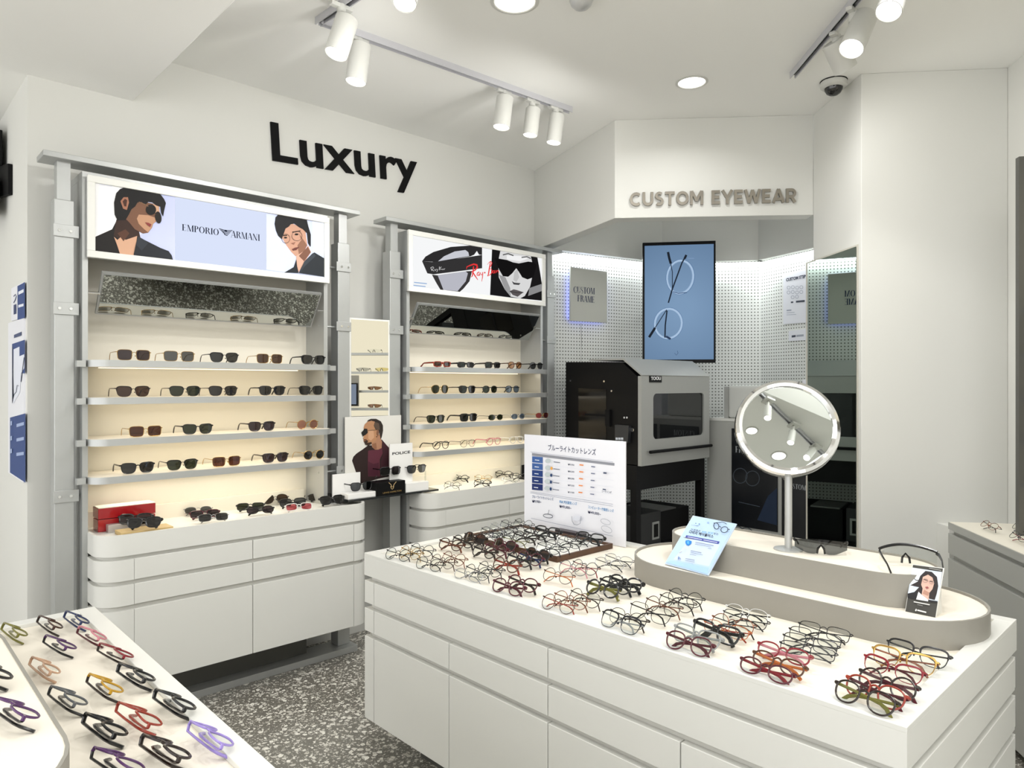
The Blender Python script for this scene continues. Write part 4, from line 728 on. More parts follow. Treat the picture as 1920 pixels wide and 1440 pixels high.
MB().tube([PN.at(1089, 606) + PN.n * .003, PN.at(1090, 640) + PN.n * .003, PN.at(1089, 680) + PN.n * .003], .002, n=5).build('cable', mat('cable_grey', '#9a9b96', .6), cf)
PR = vplane(N2, N4); cs = thing('wall_poster', 'white CUSTOM STEP poster on the pegboard beside the mirror', 'poster', PR.at(1492, 560)); 
q = [PR.at(*p) + PR.n * .008 for p in ((1470, 514), (1524, 500), (1524, 604), (1470, 608))]; q[3] = Vector((q[0].x, q[0].y, q[3].z)); MB().extrude(q, -PR.n * .007).build('panel', SIGNW, cs); PRF = Plane(q[0], PR.n)
text('lettering', cs, 'CUSTOM STEP', PRF, (1474, 527.5), (1511, 520.5), 5.5, INKD, .05)
lay = [('#4a4f5c', [(1483, 565.5), (1487.5, 565), (1487.5, 568), (1483, 568.5)]), ('#3c414e', [(1492.5, 564), (1509, 562.5), (1509, 566.2), (1492.5, 567.5)]), ('#9a9fae', [(1475, 581), (1484, 580.2), (1484, 582.6), (1475, 583.4)]), ('#b4b8c4', [(1475, 586), (1490, 585), (1490, 586.2), (1475, 587.2)]), ('#b4b8c4', [(1475, 590), (1493, 589), (1493, 590), (1475, 591)])]
for k in range(5): cx_, cy_ = 1483 + (k % 2) * 16 + (8 if k == 4 else 0), 539 + (k // 2) * 9; lay += [('#9ea3b0', ribbon(loop(ell(cx_ + s_, cy_ - s_ * .1, 3, 3, 10)), .8)) for s_ in (-4, 4)]
printed('diagram_print', cs, PRF, lay)
s2 = thing('small_sign', 'small white plaque below the CUSTOM STEP poster', 'sign', PR.at(1500, 628)); q = [PR.at(*p) + PR.n * .008 for p in ((1480, 621), (1524, 616), (1524, 637), (1480, 640))]; MB().extrude(q, -PR.n * .007).build('panel', SIGNW, s2); PRG = Plane(q[0], PR.n)
printed('plaque_print', s2, PRG, [('#4a4f5c', [(1484.5, 629), (1492, 628), (1492, 632), (1484.5, 633)]), ('#a2a6b2', [(1493.5, 628), (1507, 626.8), (1507, 630.5), (1493.5, 631.8)])])
# service counter with two dark posters
KA_, KB_ = pd(1326, 784, 5.33), pd(1513, 790, 4.78); KA_.z = KB_.z = 0; kn = vplane(KA_, KB_); zt = 1.253
sc = thing('service_counter', 'pale grey service counter against the pegboard in the alcove', 'counter', (KA_ + KB_) / 2)
MB().slab(KA_, KB_, -kn.n * .33, 0, zt - .02).build('body', GREYW, sc); MB().slab(KA_ + kn.n * .005, KB_ + kn.n * .005, -kn.n * .335, zt - .02, zt).build('counter_top', LAM, sc)
for nm_, pxs, lab, tx in (('poster', ((1373, 803), (1459, 806), (1459, 1002), (1373, 984)), 'black CUSTOM FRAME poster on the service counter front', (('CUSTOM', (1379, 824), (1424, 826), 11.5), ('FRAME', (1379, 848), (1417, 850.5), 11.5))), ('poster', ((1467, 806), (1512, 809), (1512, 1020), (1467, 1008)), 'narrow black poster with pale CUSTOM beside the mirror edge', (('CUSTOM', (1474, 914), (1511, 919.5), 9),))):
    q = [kn.at(*p) + kn.n * .01 for p in pxs]; q[3] = Vector((q[0].x, q[0].y, q[3].z)); q[2] = Vector((q[1].x, q[1].y, q[3].z)); pt = thing(nm_, lab, 'poster', (q[2] + q[3]) / 2); MB().extrude(q, -kn.n * .008).build('panel', mat('poster_black', '#0e1116', .25), pt)
    pp = Plane(q[0], kn.n)
    for s_, a, b, h in tx: serif_text('lettering', pt, s_, pp, a, b, h, ink('#a9adb0'), .0012)
    if pxs[0][0] < 1400: printed('spectacles_print', pt, pp, [('#3c434a', ribbon(loop(ell(cx_, cy_, 13, 14, 18)), 1.6)) for cx_, cy_ in ((1388, 892), (1411, 897), (1381, 1000), (1399, 1003))] + [('#39424c', ribbon([(1385, 941), (1425, 950)], 1.5)), ('#39424c', ribbon([(1399, 890), (1402, 891)], 1.6)), ('#1c2a40', [(1440, 930), (1457, 915), (1457, 985), (1420, 975)])])
pr_ = thing('covered_printer', 'device under a white dust cover on the service counter', 'device', kn.at(1400, 783)); a_, b_ = kn.at(1358, 784), kn.at(1452, 788); a_.z = b_.z = zt
MB().slab(a_ - kn.n * .05, b_ - kn.n * .05, -kn.n * .22, zt, zt + .245).build('dust_cover', mat('dust_cover', '#c9cac5', .7, bump=.6, nscale=9), pr_, bevel=.02); MB().slab(a_ - kn.n * .06 - (b_ - a_).normalized() * .035, a_ - kn.n * .06, -kn.n * .2, zt, zt + .235).build('side_grille', mat('grille_grey', '#a8a9a5', .6), pr_)
pa = thing('paper_stack', 'small stack of white paper beside the covered device', 'paper', kn.at(1495, 720)); a_, b_ = kn.at(1485, 784), kn.at(1516, 788); a_.z = b_.z = zt; MB().slab(a_ - kn.n * .16, b_ - kn.n * .16, -kn.n * .1, zt, zt + .285).build('box', SIGNW, pa, bevel=.003)
# tall mirror on the column side
mw = thing('tall_mirror', 'tall greenish mirror on the column side by the alcove', 'mirror', (BR + CL) / 2); PMW = vplane(BR, CL); aw, b_ = PMW.at(1516, 700), PMW.at(1610, 700); a_ = pd(1511, 700, (aw - EYE).dot(D) - .033); a_.z = b_.z = aw.z = 0; mnn = vplane(a_, b_).n; ta = (b_ - a_).normalized()
zt_ = PMW.at(1520, 496).z
MB().prism([tuple(p[:2]) for p in (a_, b_ + PMW.n * .004, b_ + PMW.n * .001, aw + PMW.n * .001)], .3, zt_ + .01).build('frame', mat('mirror_trim', '#c9c6bb', .5), mw); MB().slab(a_ + ta * .03 + mnn * .004, b_ - ta * .012 + mnn * .006, mnn * .001, .31, zt_).build('mirror_glass', MIRRORG, mw)
# ================================================================== LEFT END WALL
PL = Plane((.585, 0, 0), (-1, 0, 0)); BLUE = '#26427e'
inf = thing('information_board', 'narrow white and blue information board on the wall end', 'sign', PL.at(33, 700)); q = [PL.at(*p) for p in ((19, 606), (48, 597), (48, 905), (19, 886))]
MB().extrude(q, (-.008, 0, 0)).build('panel', SIGNW, inf); PLF = Plane((.577, 0, 0), (-1, 0, 0))
printed('board_print', inf, PLF, [(BLUE, [(19, 783), (48, 775), (48, 905), (19, 886)]), (BLUE, [(23, 645), (47, 637), (47, 700), (23, 700)]), ('#dfe3ee', [(26, 655), (37, 650), (37, 668), (46, 664), (46, 690), (40, 700), (38, 735), (25, 758)]), ('#27324f', ribbon([(24, 650), (24, 757), (27, 740), (31, 735), (33, 722), (36, 724)], 1.4)), ('#27324f', ribbon([(46, 670), (40, 716)], 1.4)), ('#3c4a70', [(27, 628), (41, 622), (41, 629), (27, 634)]), ('#9fb0d6', [(32, 795), (46, 791), (46, 797), (32, 801)]), ('#9fb0d6', [(32, 822), (46, 819), (46, 825), (32, 828)]), ('#9fb0d6', [(32, 849), (46, 847), (46, 853), (32, 855)]), ('#9fb0d6', [(21, 790), (24, 789), (24, 797), (21, 798)]), ('#9fb0d6', [(21, 818), (24, 817), (24, 825), (21, 826)]), ('#9fb0d6', [(21, 842), (24, 841), (24, 849), (21, 850)])])
cs2 = thing('notice_sign', 'small blue and white security notice above the information board', 'sign', PL.at(35, 565)); q = [PL.at(*p) for p in ((24, 541), (47, 529), (47, 596), (24, 602))]; MB().extrude(q, (-.006, 0, 0)).build('panel', SIGNW, cs2); PLG = Plane((.579, 0, 0), (-1, 0, 0))
printed('notice_print', cs2, PLG, [(BLUE, [(33, 536.5), (47, 529), (47, 596), (33, 600)]), ('#2b3a66', ribbon([(26, 556), (29, 552), (31, 556), (29, 562), (26, 568)], 1.6)), ('#2b3a66', [(26, 572), (31, 570), (31, 588), (26, 590)]), ('#e4e8f2', [(35, 547), (45, 542), (45, 548), (35, 553)]), ('#e4e8f2', [(35, 572), (45, 569), (45, 574), (35, 577)])])
tb = thing('wall_bracket', 'black jointed monitor bracket high on the wall end', 'bracket', PL.at(8, 330))
q = [PL.at(*p) + Vector((-.02, 0, 0)) for p in ((-30, 250), (14, 246), (14, 312), (-30, 325))]; MB().extrude(q, (-.05, 0, 0)).build('arm', BLACK, tb, bevel=.004)
q = [PL.at(*p) + Vector((-.001, 0, 0)) for p in ((4, 312), (24, 308), (24, 366), (4, 372))]; MB().extrude(q, (-.018, 0, 0)).build('wall_plate', BLACKM, tb, bevel=.003)
q = [PL.at(*p) + Vector((-.05, 0, 0)) for p in ((-40, 330), (16, 335), (14, 408), (-40, 408))]; MB().extrude(q, (-.04, 0, 0)).build('screen_edge', BLACK, tb, bevel=.004)
# ================================================================== CEILING FIXTURES
GLOW = emat('#fffaf0', 6.0); WMET = mat('white_enamel', '#cfcfca', .4)
def downlight(c, r, label, g='recessed downlights'):
    t = thing('downlight', label, 'ceiling light', (c.x, c.y, HC), g)
    MB().lathe((c.x, c.y, HC), (0, 0, -1), [(r * 1.22, -.001), (r * 1.22, .003), (r * 1.05, .006), (r, .003), (r, -.001)], 32).build('trim_ring', WMET, t, smooth=True)
    MB().lathe((c.x, c.y, HC), (0, 0, -1), [(0, .002), (r, .002)], 32).build('diffuser', GLOW, t)
downlight(pz(965, 2, HC), .085, 'large round downlight cut by the top edge of the picture'); downlight(pz(1297, 154, HC), .070, 'round downlight in the open ceiling above the bulkhead lettering')
c = pz(1090, -4, HC); dt = thing('smoke_detector', 'grey rounded detector on the ceiling near the top edge', 'detector', (c.x, c.y, HC)); MB().lathe((c.x, c.y, HC), (0, 0, -1), [(.05, 0), (.05, .012), (.042, .03), (.03, .042), (.012, .05), (0, .051)], 24).build('housing', mat('detector_grey', '#c2c3c3', .3, .3), dt, smooth=True)
c = pz(1563, 152, HC); cc = thing('dome_camera', 'white dome security camera on the ceiling beside the column', 'camera', (c.x, c.y, HC))
MB().lathe((c.x, c.y, HC), (0, 0, -1), [(.060, 0), (.060, .004), (.066, .006), (.066, .03), (.058, .036), (.046, .038)], 32).build('housing', WMET, cc, smooth=True); MB().lathe((c.x, c.y, HC), (0, 0, -1), [(.0465, .034), (.044, .05), (.034, .066), (.018, .076), (0, .079)], 28).build('dome', mat('smoked_dome', '#0b0b0c', .05, spec=.8), cc, smooth=True); MB().lathe((c.x, c.y, HC), (0, 0, -1), [(.068, .0005), (.060, .0005), (.060, .006)], 32).build('gasket', BLACKM, cc)
TRK = mat('track_aluminium', '#c6c6cb', .35, .25)
def track(a, b, label):
    t = thing('light_track', label, 'light track', a, 'ceiling light tracks'); d = (Vector(b) - Vector(a)); L = d.length; d.normalize(); s = Vector((-d.y, d.x, 0))
    def bar(off, w_, z0, z1, nm, m): off *= .85; w_ *= .85; A_ = Vector(a) + s * (off - w_ / 2); MB().slab(A_, A_ + d * L, s * w_, z0, z1).build(nm, m, t)
    bar(0, .036, HC - .012, HC, 'channel', TRK); bar(-.015, .006, HC - .032, HC - .012, 'side_rail', TRK); bar(.015, .006, HC - .032, HC - .012, 'side_rail', TRK); bar(0, .022, HC - .014, HC - .0125, 'conductor', BLACKM); return t
TA, TBe = pz(600, 40, HC - .02), pz(1070, 208, HC - .02); TA.z = TBe.z = 0
track(TA, TBe, 'ceiling light track parallel to the lettered wall')
track(TA + Vector((0, .018, 0)), TA + Vector((.0, -2.2, 0)) + Vector((.10, 0, 0)), 'short visible end of light track meeting the wall track at its corner')
TC, TD = pz(1486, 143, HC - .02), pz(1602, 5, HC - .02); TC.z = TD.z = 0; TD = TC + (TD - TC) * 4
track(TC, TD, 'ceiling light track ending above the dome camera')
def tspot(j, top, bot, wpx, label, dt_=0.0, db=0.0):
    J = pz(*j, HC - .035); dep = (J - EYE).dot(D); A_ = pd(*top, dep + dt_); B_ = pd(*bot, dep + db); r = wpx / 2 / F * dep; ax = (B_ - A_).normalized()
    t = thing('track_spotlight', label, 'spotlight', J, 'white track spotlights')
    MB().box((J.x - .05, J.y - .014, HC - .045), (J.x + .05, J.y + .014, HC - .028)).build('adapter', WMET, t, bevel=.003)
    K = A_ + ax * .02; MB().cyl(J + U * .005, Vector((J.x, J.y, J.z - .045)), .019, n=16).build('swivel', WMET, t, smooth=True); MB().tube([(J.x, J.y, J.z - .03), Vector((J.x, J.y, J.z - .03)).lerp(K, .6), K], .009, n=8).build('stem', WMET, t, smooth=True)
    b = MB().lathe(A_, ax, [(0, 0), (r - .004, 0), (r, .004), (r, (B_ - A_).length), (r - .003, (B_ - A_).length)], 32).build('barrel', WMET, t, smooth=True)
    MB().lathe(A_, ax, [(0, (B_ - A_).length - .004), (r - .003, (B_ - A_).length - .004)], 28).build('lens', GLOW, b)
tspot((640, 12), (651, 36), (630, 102), 43, 'first spotlight, at the corner of the two light tracks', 0, -.03)
tspot((672, 74), (677, 84), (667, 154), 39, 'second spotlight, hanging just past the track corner', 0, -.01)
tspot((944, 172), (947, 182), (940, 239), 32, 'third spotlight along the wall track, first of the end three', 0, -.01)
tspot((998, 190), (1000, 203), (994, 254), 28, 'fourth spotlight along the wall track, middle of the end three', 0, .0)
tspot((1042, 204), (1045, 215), (1038, 268), 28, 'spotlight closest to the end of the wall track', 0, .0)
tspot((1568, 68), (1562, 78), (1586, 130), 42, 'spotlight turned away, hanging over the dome camera', 0, .04)
tspot((1600, 22), (1622, 32), (1596, 92), 44, 'spotlight with a bright open face above the dome camera', 0, -.06)
tspot((1650, -45), (1690, -40), (1666, 22), 46, 'bright spotlight cut by the top edge near the column', 0, -.06)
tspot((735, -75), (770, -60), (759, 6), 44, 'spotlight of which only the lit rim shows at the top edge', 0, -.06)
# fixtures on the lowered ceiling behind the viewpoint, reflected in the round mirror
ZL = 2.877
def mirhit(px, py, z):
    mn0 = mn; q = ray(px, py); P = EYE + q * ((mc - EYE).dot(mn0) / q.dot(mn0)); v = (P - EYE).normalized(); r = v - mn0 * (2 * v.dot(mn0)); return P + r * ((z - P.z) / r.z)
ma_, mb2 = mirhit(1433, 744, ZL), mirhit(1543, 850, ZL); dd = (mb2 - ma_).normalized(); ma_ = ma_ - dd * .5; mb2 = mb2 + dd * .5; sd = Vector((-dd.y, dd.x, 0))
rt = thing('light_track', 'light track on the lowered ceiling, seen only in the round mirror', 'light track', ma_, 'ceiling light tracks')
for o_, w_, z0, z1, nm_ in ((0, .024, ZL - .012, ZL - .0005, 'channel'), (-.009, .005, ZL - .024, ZL - .012, 'side_rail'), (.009, .005, ZL - .024, ZL - .012, 'side_rail')):
    a_ = ma_ + sd * (o_ - w_ / 2); a_.z = 0; b_ = mb2 + sd * (o_ - w_ / 2); b_.z = 0; MB().slab(a_, b_, sd * w_, z0, z1).build(nm_, TRK, rt)
for jx, jy, bx, by, od in ((1440, 751, 1439, 785, 'upper'), (1488, 797, 1482, 831, 'middle'), (1529, 837, 1512, 859, 'lower')):
    J = mirhit(jx, jy, ZL - .03); B_ = mirhit(bx, by, ZL - .20); ax = (B_ - J).normalized(); t = thing('track_spotlight', f'{od} of the three spotlights reflected in the round mirror', 'spotlight', J, 'white track spotlights')
    MB().box((J.x - .03, J.y - .03, ZL - .045), (J.x + .03, J.y + .03, ZL - .03)).build('adapter', WMET, t); MB().tube([J, J + ax * .08], .01, n=8).build('stem', WMET, t); L_ = (B_ - J).length
    b_ = MB().lathe(J + ax * .07, ax, [(0, 0), (.020, 0), (.023, .003), (.023, L_ - .07), (.021, L_ - .07)], 24).build('barrel', WMET, t, smooth=True); MB().lathe(J + ax * .07, ax, [(0, L_ - .072), (.021, L_ - .072)], 24).build('lens', GLOW, b_)
for px0, py0, r_, lb_ in ((1460, 855, .045, 'bright downlight reflected low in the round mirror'), (1409, 808, .036, 'downlight reflected at the rim of the round mirror')):
    c = mirhit(px0, py0, ZL); t = thing('downlight', lb_, 'ceiling light', c, 'recessed downlights')
    MB().lathe(c, (0, 0, -1), [(r_ * 1.2, .0005), (r_ * 1.2, .003), (r_, .004), (r_, .001)], 28).build('trim_ring', WMET, t, smooth=True); MB().lathe(c, (0, 0, -1), [(0, .002), (r_, .002)], 28).build('diffuser', GLOW, t)
# ================================================================== SPECTACLES
SHAPE = {  # half width, half height, squareness, top-heavy taper, corner lift, bridge
 'round': (.0240, .0235, 2.0, .0, .0, .010), 'panto': (.0255, .0225, 2.3, .10, .0, .0095), 'square': (.0290, .0232, 4.0, .06, .0, .0085), 'rect': (.0275, .0180, 3.6, .05, .0, .0095),
 'way': (.0285, .0228, 3.0, .15, .0015, .0085), 'aviator': (.0285, .0260, 2.4, .12, -.002, .008), 'cat': (.0270, .0195, 2.5, .12, .004, .009), 'oval': (.0265, .0180, 2.3, .03, .0, .0095), 'flat': (.0275, .0150, 4.0, .02, .0, .009)}
STYLE = {'metal': (.0011, .0012, .0012, .0016), 'acetate': (.0021, .0022, .0022, .0034), 'thick': (.0030, .0026, .0026, .0048), 'brow': (.0011, .0013, .0016, .0022), 'half': (.0009, .0010, .0012, .0018)}
GCACHE = {}
def spec_meshes(shape, style, folded):
    k = (shape, style, folded)
    if k in GCACHE: return GCACHE[k]
    a, b, n, tp_, cat, br = SHAPE[shape]; tr, td, tx, tz = STYLE[style]; cx = a + br; N = 30; curv = lambda x: 1.3 * x * x
    def out(sgn, sc=1.0):
        P = []
        for i in range(N):
            t = 2 * PI * i / N; c, s = math.cos(t), math.sin(t); x = a * sc * math.copysign(abs(c) ** (2 / n), c); z = b * sc * math.copysign(abs(s) ** (2 / n), s)
            x *= 1 + tp_ * z / b; z += cat * max(0, x / a) * max(0, z / b + .3)
            if shape == 'aviator': z -= .004 * max(0, x / a) * max(0, -z / b); x -= .003 * max(0, -z / b) * (1 if x > 0 else 0)
            X = sgn * (cx + x); P.append(Vector((X, curv(X), z)))
        return P
    fr = MB()
    for sgn in (-1, 1):
        P = out(sgn); k1 = []
        for i, p in enumerate(P):
            top = p.z > b * .15
            k1.append(tr * (2.4 if (style == 'brow' and top) else 1.0))
        fr.tube(P, [td * (1.5 if style == 'brow' and p.z > b * .15 else 1) for p in P], k1, n=6, closed=True, upv=(0, 1, 0)) if False else None
        m = len(P); vs_ = []; fs = []; cen = Vector((sgn * cx, 0, 0))
        for i in range(m):
            t = (P[(i + 1) % m] - P[i - 1]); nrm = Vector((t.z, 0, -t.x)).normalized()
            if nrm.dot(P[i] - cen) < 0: nrm = -nrm
            for q in range(6): th = 2 * PI * (q + .5) / 6; vs_.append(P[i] + nrm * (k1[i] * math.cos(th)) + Vector((0, td * math.sin(th), 0)))
            e = (i + 1) % m; fs += [(i * 6 + q, e * 6 + q, e * 6 + (q + 1) % 6, i * 6 + (q + 1) % 6) for q in range(6)]
        fr.add(vs_, fs)
        hx, hz = sgn * (cx + a * (1 + tp_ * .5) + .004), b * .55 + cat
        e0 = Vector((sgn * (cx + a * (1 + tp_ * .5)), curv(cx + a), hz)); fr.tube([e0 - Vector((sgn * .002, 0, 0)), Vector((hx, e0.y, hz)), Vector((hx + sgn * .001, e0.y + .007, hz))], [tx * 1.1] * 3, [tz * 1.1] * 3, n=6)
    bz = b * .35; fr.tube([(-br - .0005, curv(br), bz), (-br * .5, -.0006, bz + br * .42), (0, -.001, bz + br * .55), (br * .5, -.0006, bz + br * .42), (br + .0005, curv(br), bz)], max(tr * 1.05, .0012), max(tr * 1.1, .0012), n=6)
    if style in ('metal', 'brow', 'half'):
        for s_ in (-1, 1): fr.lathe((s_ * br * .75, .006, -b * .15), (s_ * 1.0, .35, .25), [(0, -.001), (.003, -.0007), (.0035, 0), (.003, .0007), (0, .001)], 7)
    me_f = fr.mesh('frame', [], smooth=True); lens = []
    for sgn in (-1, 1):
        P = out(sgn, .985); m = MB(); c = Vector((sgn * cx, curv(cx) - .0006, 0)); m.add([c] + P, [(0, 1 + i, 1 + (i + 1) % N) for i in range(N)]); lens.append(m.mesh('lens', [], smooth=True))
    tem = []; y0 = curv(cx + a) + .007
    for sgn in (-1, 1):
        hx, hz = sgn * (cx + a * (1 + tp_ * .5) + .005), b * .55 + cat
        if not folded: P = [(hx, y0, hz), (hx + sgn * .001, y0 + .04, hz), (hx - sgn * .001, y0 + .085, hz - .001), (hx - sgn * .004, y0 + .103, hz - .006), (hx - sgn * .006, y0 + .118, hz - .017), (hx - sgn * .009, y0 + .134, -b + .001)]; up = (0, 0, 1)
        else:
            yy = y0 + (.003 if sgn < 0 else .010); d = -sgn
            P = [(hx, y0, hz), (hx + d * .006, yy, hz), (hx + d * .05, yy + .002, hz - .004), (hx + d * .094, yy + .003, hz - .010), (hx + d * .108, yy + .003, hz - .016), (hx + d * .124, yy + .003, -b + .001)]; up = (0, 0, 1)
        m = MB(); m.tube(P, [tx, tx, tx, tx * 1.2, tx * 1.35, tx * 1.3], [tz, tz, tz * .9, tz * 1.1, tz * 1.35, tz * 1.2], n=6, upv=up); tem.append(m.mesh('temple', [], smooth=True))
    GCACHE[k] = (me_f, lens, tem); return GCACHE[k]
MC = {}
def withmat(me, m):
    k = (me.name, m.name)
    if k not in MC: c = me.copy(); c.materials.clear(); c.materials.append(m); MC[k] = c
    return MC[k]
PAL = {'black': ('#0e0e10', .25, 0), 'gold': ('#b08d4e', .25, .9), 'silver': ('#a9aaad', .22, .9), 'gun': ('#3d3e42', .25, .8), 'brown': ('#3b2217', .25, 0), 'tort': ('#4a2a16', .2, 0), 'red': ('#7a1622', .22, 0), 'brick': ('#8c2f1f', .25, 0), 'burgundy': ('#4a1420', .22, 0),
       'pink': ('#c07a86', .25, 0), 'navy': ('#1d2a52', .25, 0), 'purple': ('#4b2a58', .25, 0), 'lilac': ('#8f7ec0', .25, 0), 'crystal': ('#cfd0cf', .1, 0), 'smoke': ('#8d9090', .15, 0), 'yellow': ('#b48a22', .2, 0), 'beige': ('#b9967c', .25, 0), 'olive': ('#6d6a2c', .25, 0), 'orange': ('#b4622c', .25, 0), 'copper': ('#7d4a35', .25, .7), 'white': ('#d9d6d2', .3, 0), 'grey': ('#5c5f63', .25, .2), 'dkbrown': ('#20140f', .22, 0)}
LNS = {'clear': None, 'dark': ('#2a2a2c', 1.6), 'brown': ('#4a342a', 1.5), 'green': ('#2e3526', 1.5), 'grey': ('#55585c', 1.5), 'purple': ('#3a2c33', 1.5), 'rose': ('#c48f84', 1.1), 'blue': ('#7086a8', 1.2), 'tan': ('#b98a62', 1.1), 'red': ('#c0616a', 1.0), 'rust': ('#4f2c1e', 1.4)}
def fmat(c): h, r, m = PAL[c]; return mat('frame_' + c, h, r, m)
def lmat(c): return CLEAR if c == 'clear' else lensmat('lens_' + c, *LNS[c])
def glasses(L, Rr, z, shape, style, col, lens, label, group, folded, tilt=0, tcol=None, pl=None, scale=None, flip=False):
    """L, Rr: ends of the front as seen; z: surface height."""
    h = SHAPE[shape][1]
    if pl is not None: A_, B_ = pl.at(*L), pl.at(*Rr)
    else: A_, B_ = pz(*L, z + h * .9), pz(*Rr, z + h * .9)
    c = (A_ + B_) / 2; d = B_ - A_; th = math.atan2(d.y, d.x)
    if flip: th += PI
    meF, lens_, tem = spec_meshes(shape, style, folded); sun = lens not in ('clear',)
    nm = 'sunglasses' if sun else 'eyeglasses'
    o = bpy.data.objects.new(nm, None); COL.objects.link(o); o.empty_display_size = .03; tag(o, label, nm, group)
    M = Matrix.Rotation(th, 4, 'Z') @ Matrix.Rotation(-math.radians(tilt), 4, 'X')
    zs = min((M @ v.co).z for me in [meF] + tem for v in me.vertices)
    o.rotation_euler = M.to_euler(); o.location = (c.x, c.y, z - zs + .0004)
    if scale: o.scale = (scale,) * 3
    fm, tm, lm = fmat(col), fmat(tcol or col), lmat(lens)
    for nm_, me, m in [('frame', meF, fm)] + [('lens', x, lm) for x in lens_] + [('temple', x, tm) for x in tem]: link(nm_, withmat(me, m), o)
    return o
ORD = ['first', 'second', 'third', 'fourth', 'fifth', 'sixth', 'seventh', 'eighth', 'ninth', 'tenth', 'eleventh', 'twelfth', 'thirteenth', 'fourteenth', 'fifteenth', 'sixteenth']
WORDC = {'gun': 'dark grey', 'tort': 'tortoiseshell', 'brick': 'brick red', 'navy': 'navy blue', 'crystal': 'clear crystal', 'smoke': 'clear grey', 'dkbrown': 'dark brown', 'copper': 'copper', 'beige': 'beige', 'burgundy': 'burgundy'}
WSH = {'round': 'round', 'panto': 'rounded', 'square': 'square', 'rect': 'rectangular', 'way': 'squarish', 'aviator': 'aviator', 'cat': 'cat-eye', 'oval': 'oval', 'flat': 'flat'}
def lab(shape, style, col, lens, o, where):
    wgt = {'metal': 'thin ', 'half': 'half-rimmed ', 'brow': 'browline ', 'thick': 'thick ', 'acetate': ''}[style]; n = 'sunglasses' if lens != 'clear' else 'eyeglasses'
    return f"{wgt}{WORDC.get(col, col)} {WSH[shape]} {n}, {o} {where}"
# --- shelves of the two racks
def shelf_row(z, ybase, row, where, group):
    P = Plane((0, ybase, 0), (0, -1, 0))
    for i, (a, b, y, sh, st, c, l) in enumerate(row):
        glasses((a, y), (b, y), z + .001, sh, st, c, l, lab(sh, st, c, l, ORD[i] + ' from left,', where), group, False, 0, pl=P)
G1 = 'sunglasses on the first rack'
shelf_row(1.609, 3.45, [(219, 283, 660, 'square', 'metal', 'gold', 'purple'), (306, 366, 662, 'square', 'metal', 'gold', 'grey'), (389, 452, 664, 'way', 'brow', 'black', 'dark'), (480, 532, 667, 'square', 'metal', 'gold', 'brown'), (561, 614, 670, 'way', 'acetate', 'black', 'dark')], 'top shelf, two-men rack', G1)
shelf_row(1.446, 3.45, [(216, 283, 733, 'way', 'brow', 'dkbrown', 'brown'), (311, 382, 733, 'way', 'brow', 'black', 'green'), (388, 449, 733, 'way', 'brow', 'dkbrown', 'dark'), (480, 541, 732, 'way', 'acetate', 'black', 'dark'), (557, 610, 731, 'way', 'brow', 'black', 'dark')], 'second shelf, two-men rack', G1)
shelf_row(1.265, 3.46, [(241, 305, 804, 'square', 'metal', 'gold', 'rust'), (336, 405, 799, 'way', 'acetate', 'black', 'green'), (463, 519, 795, 'way', 'acetate', 'dkbrown', 'purple'), (552, 602, 793, 'round', 'metal', 'gold', 'rose')], 'third shelf, two-men rack', G1)
shelf_row(1.101, 3.46, [(225, 291, 877, 'way', 'acetate', 'black', 'dark'), (310, 374, 870, 'way', 'brow', 'black', 'green'), (397, 453, 864, 'square', 'metal', 'gold', 'rust'), (489, 544, 857, 'way', 'acetate', 'dkbrown', 'purple'), (567, 611, 850, 'round', 'metal', 'gold', 'dark')], 'lowest shelf, two-men rack', G1)
G2 = 'spectacles on the second rack'
shelf_row(1.609, 3.46, [(811, 848, 680, 'flat', 'thick', 'brick', 'brown'), (856, 891, 680, 'flat', 'thick', 'black', 'dark'), (910, 939, 681, 'rect', 'thick', 'dkbrown', 'dark'), (952, 980, 681, 'panto', 'acetate', 'tort', 'tan'), (991, 1021, 682, 'panto', 'acetate', 'black', 'grey')], 'top shelf, red-script rack', G2)
shelf_row(1.446, 3.46, [(809, 842, 729, 'aviator', 'metal', 'gold', 'green'), (859, 894, 729, 'way', 'acetate', 'black', 'dark'), (902, 936, 729, 'panto', 'acetate', 'black', 'green'), (945, 977, 729, 'panto', 'acetate', 'black', 'blue')], 'second shelf, red-script rack', G2)
shelf_row(1.265, 3.47, [(799, 836, 782, 'way', 'brow', 'black', 'green'), (861, 897, 780, 'square', 'thick', 'black', 'dark'), (916, 944, 781, 'oval', 'metal', 'gun', 'green'), (957, 987, 779, 'oval', 'metal', 'silver', 'blue'), (1004, 1030, 778, 'oval', 'metal', 'gold', 'red')], 'third shelf, red-script rack', G2)
shelf_row(1.101, 3.47, [(808, 846, 834, 'panto', 'acetate', 'black', 'clear'), (861, 894, 831, 'panto', 'metal', 'black', 'clear'), (912, 940, 828, 'panto', 'acetate', 'pink', 'clear'), (955, 983, 824, 'panto', 'acetate', 'crystal', 'clear')], 'lowest shelf, red-script rack', G2)
def pile(z, items, where, group, tilt=35, flip=False, tops=None):
    n = len(items)
    for i, it in enumerate(items):
        (a, b, c, d), sh, st, co, le = it[:5]; tc = it[5] if len(it) > 5 else None
        o = 'alone' if n == 1 else (('nearer', 'farther')[i] if n == 2 else ('nearest', 'middle', 'farthest')[i] if n == 3 else ORD[i] + ' from front')
        glasses((a, b), (c, d), z, sh, st, co, le, lab(sh, st, co, le, o, where), group, True, tilt, tc, flip=flip)
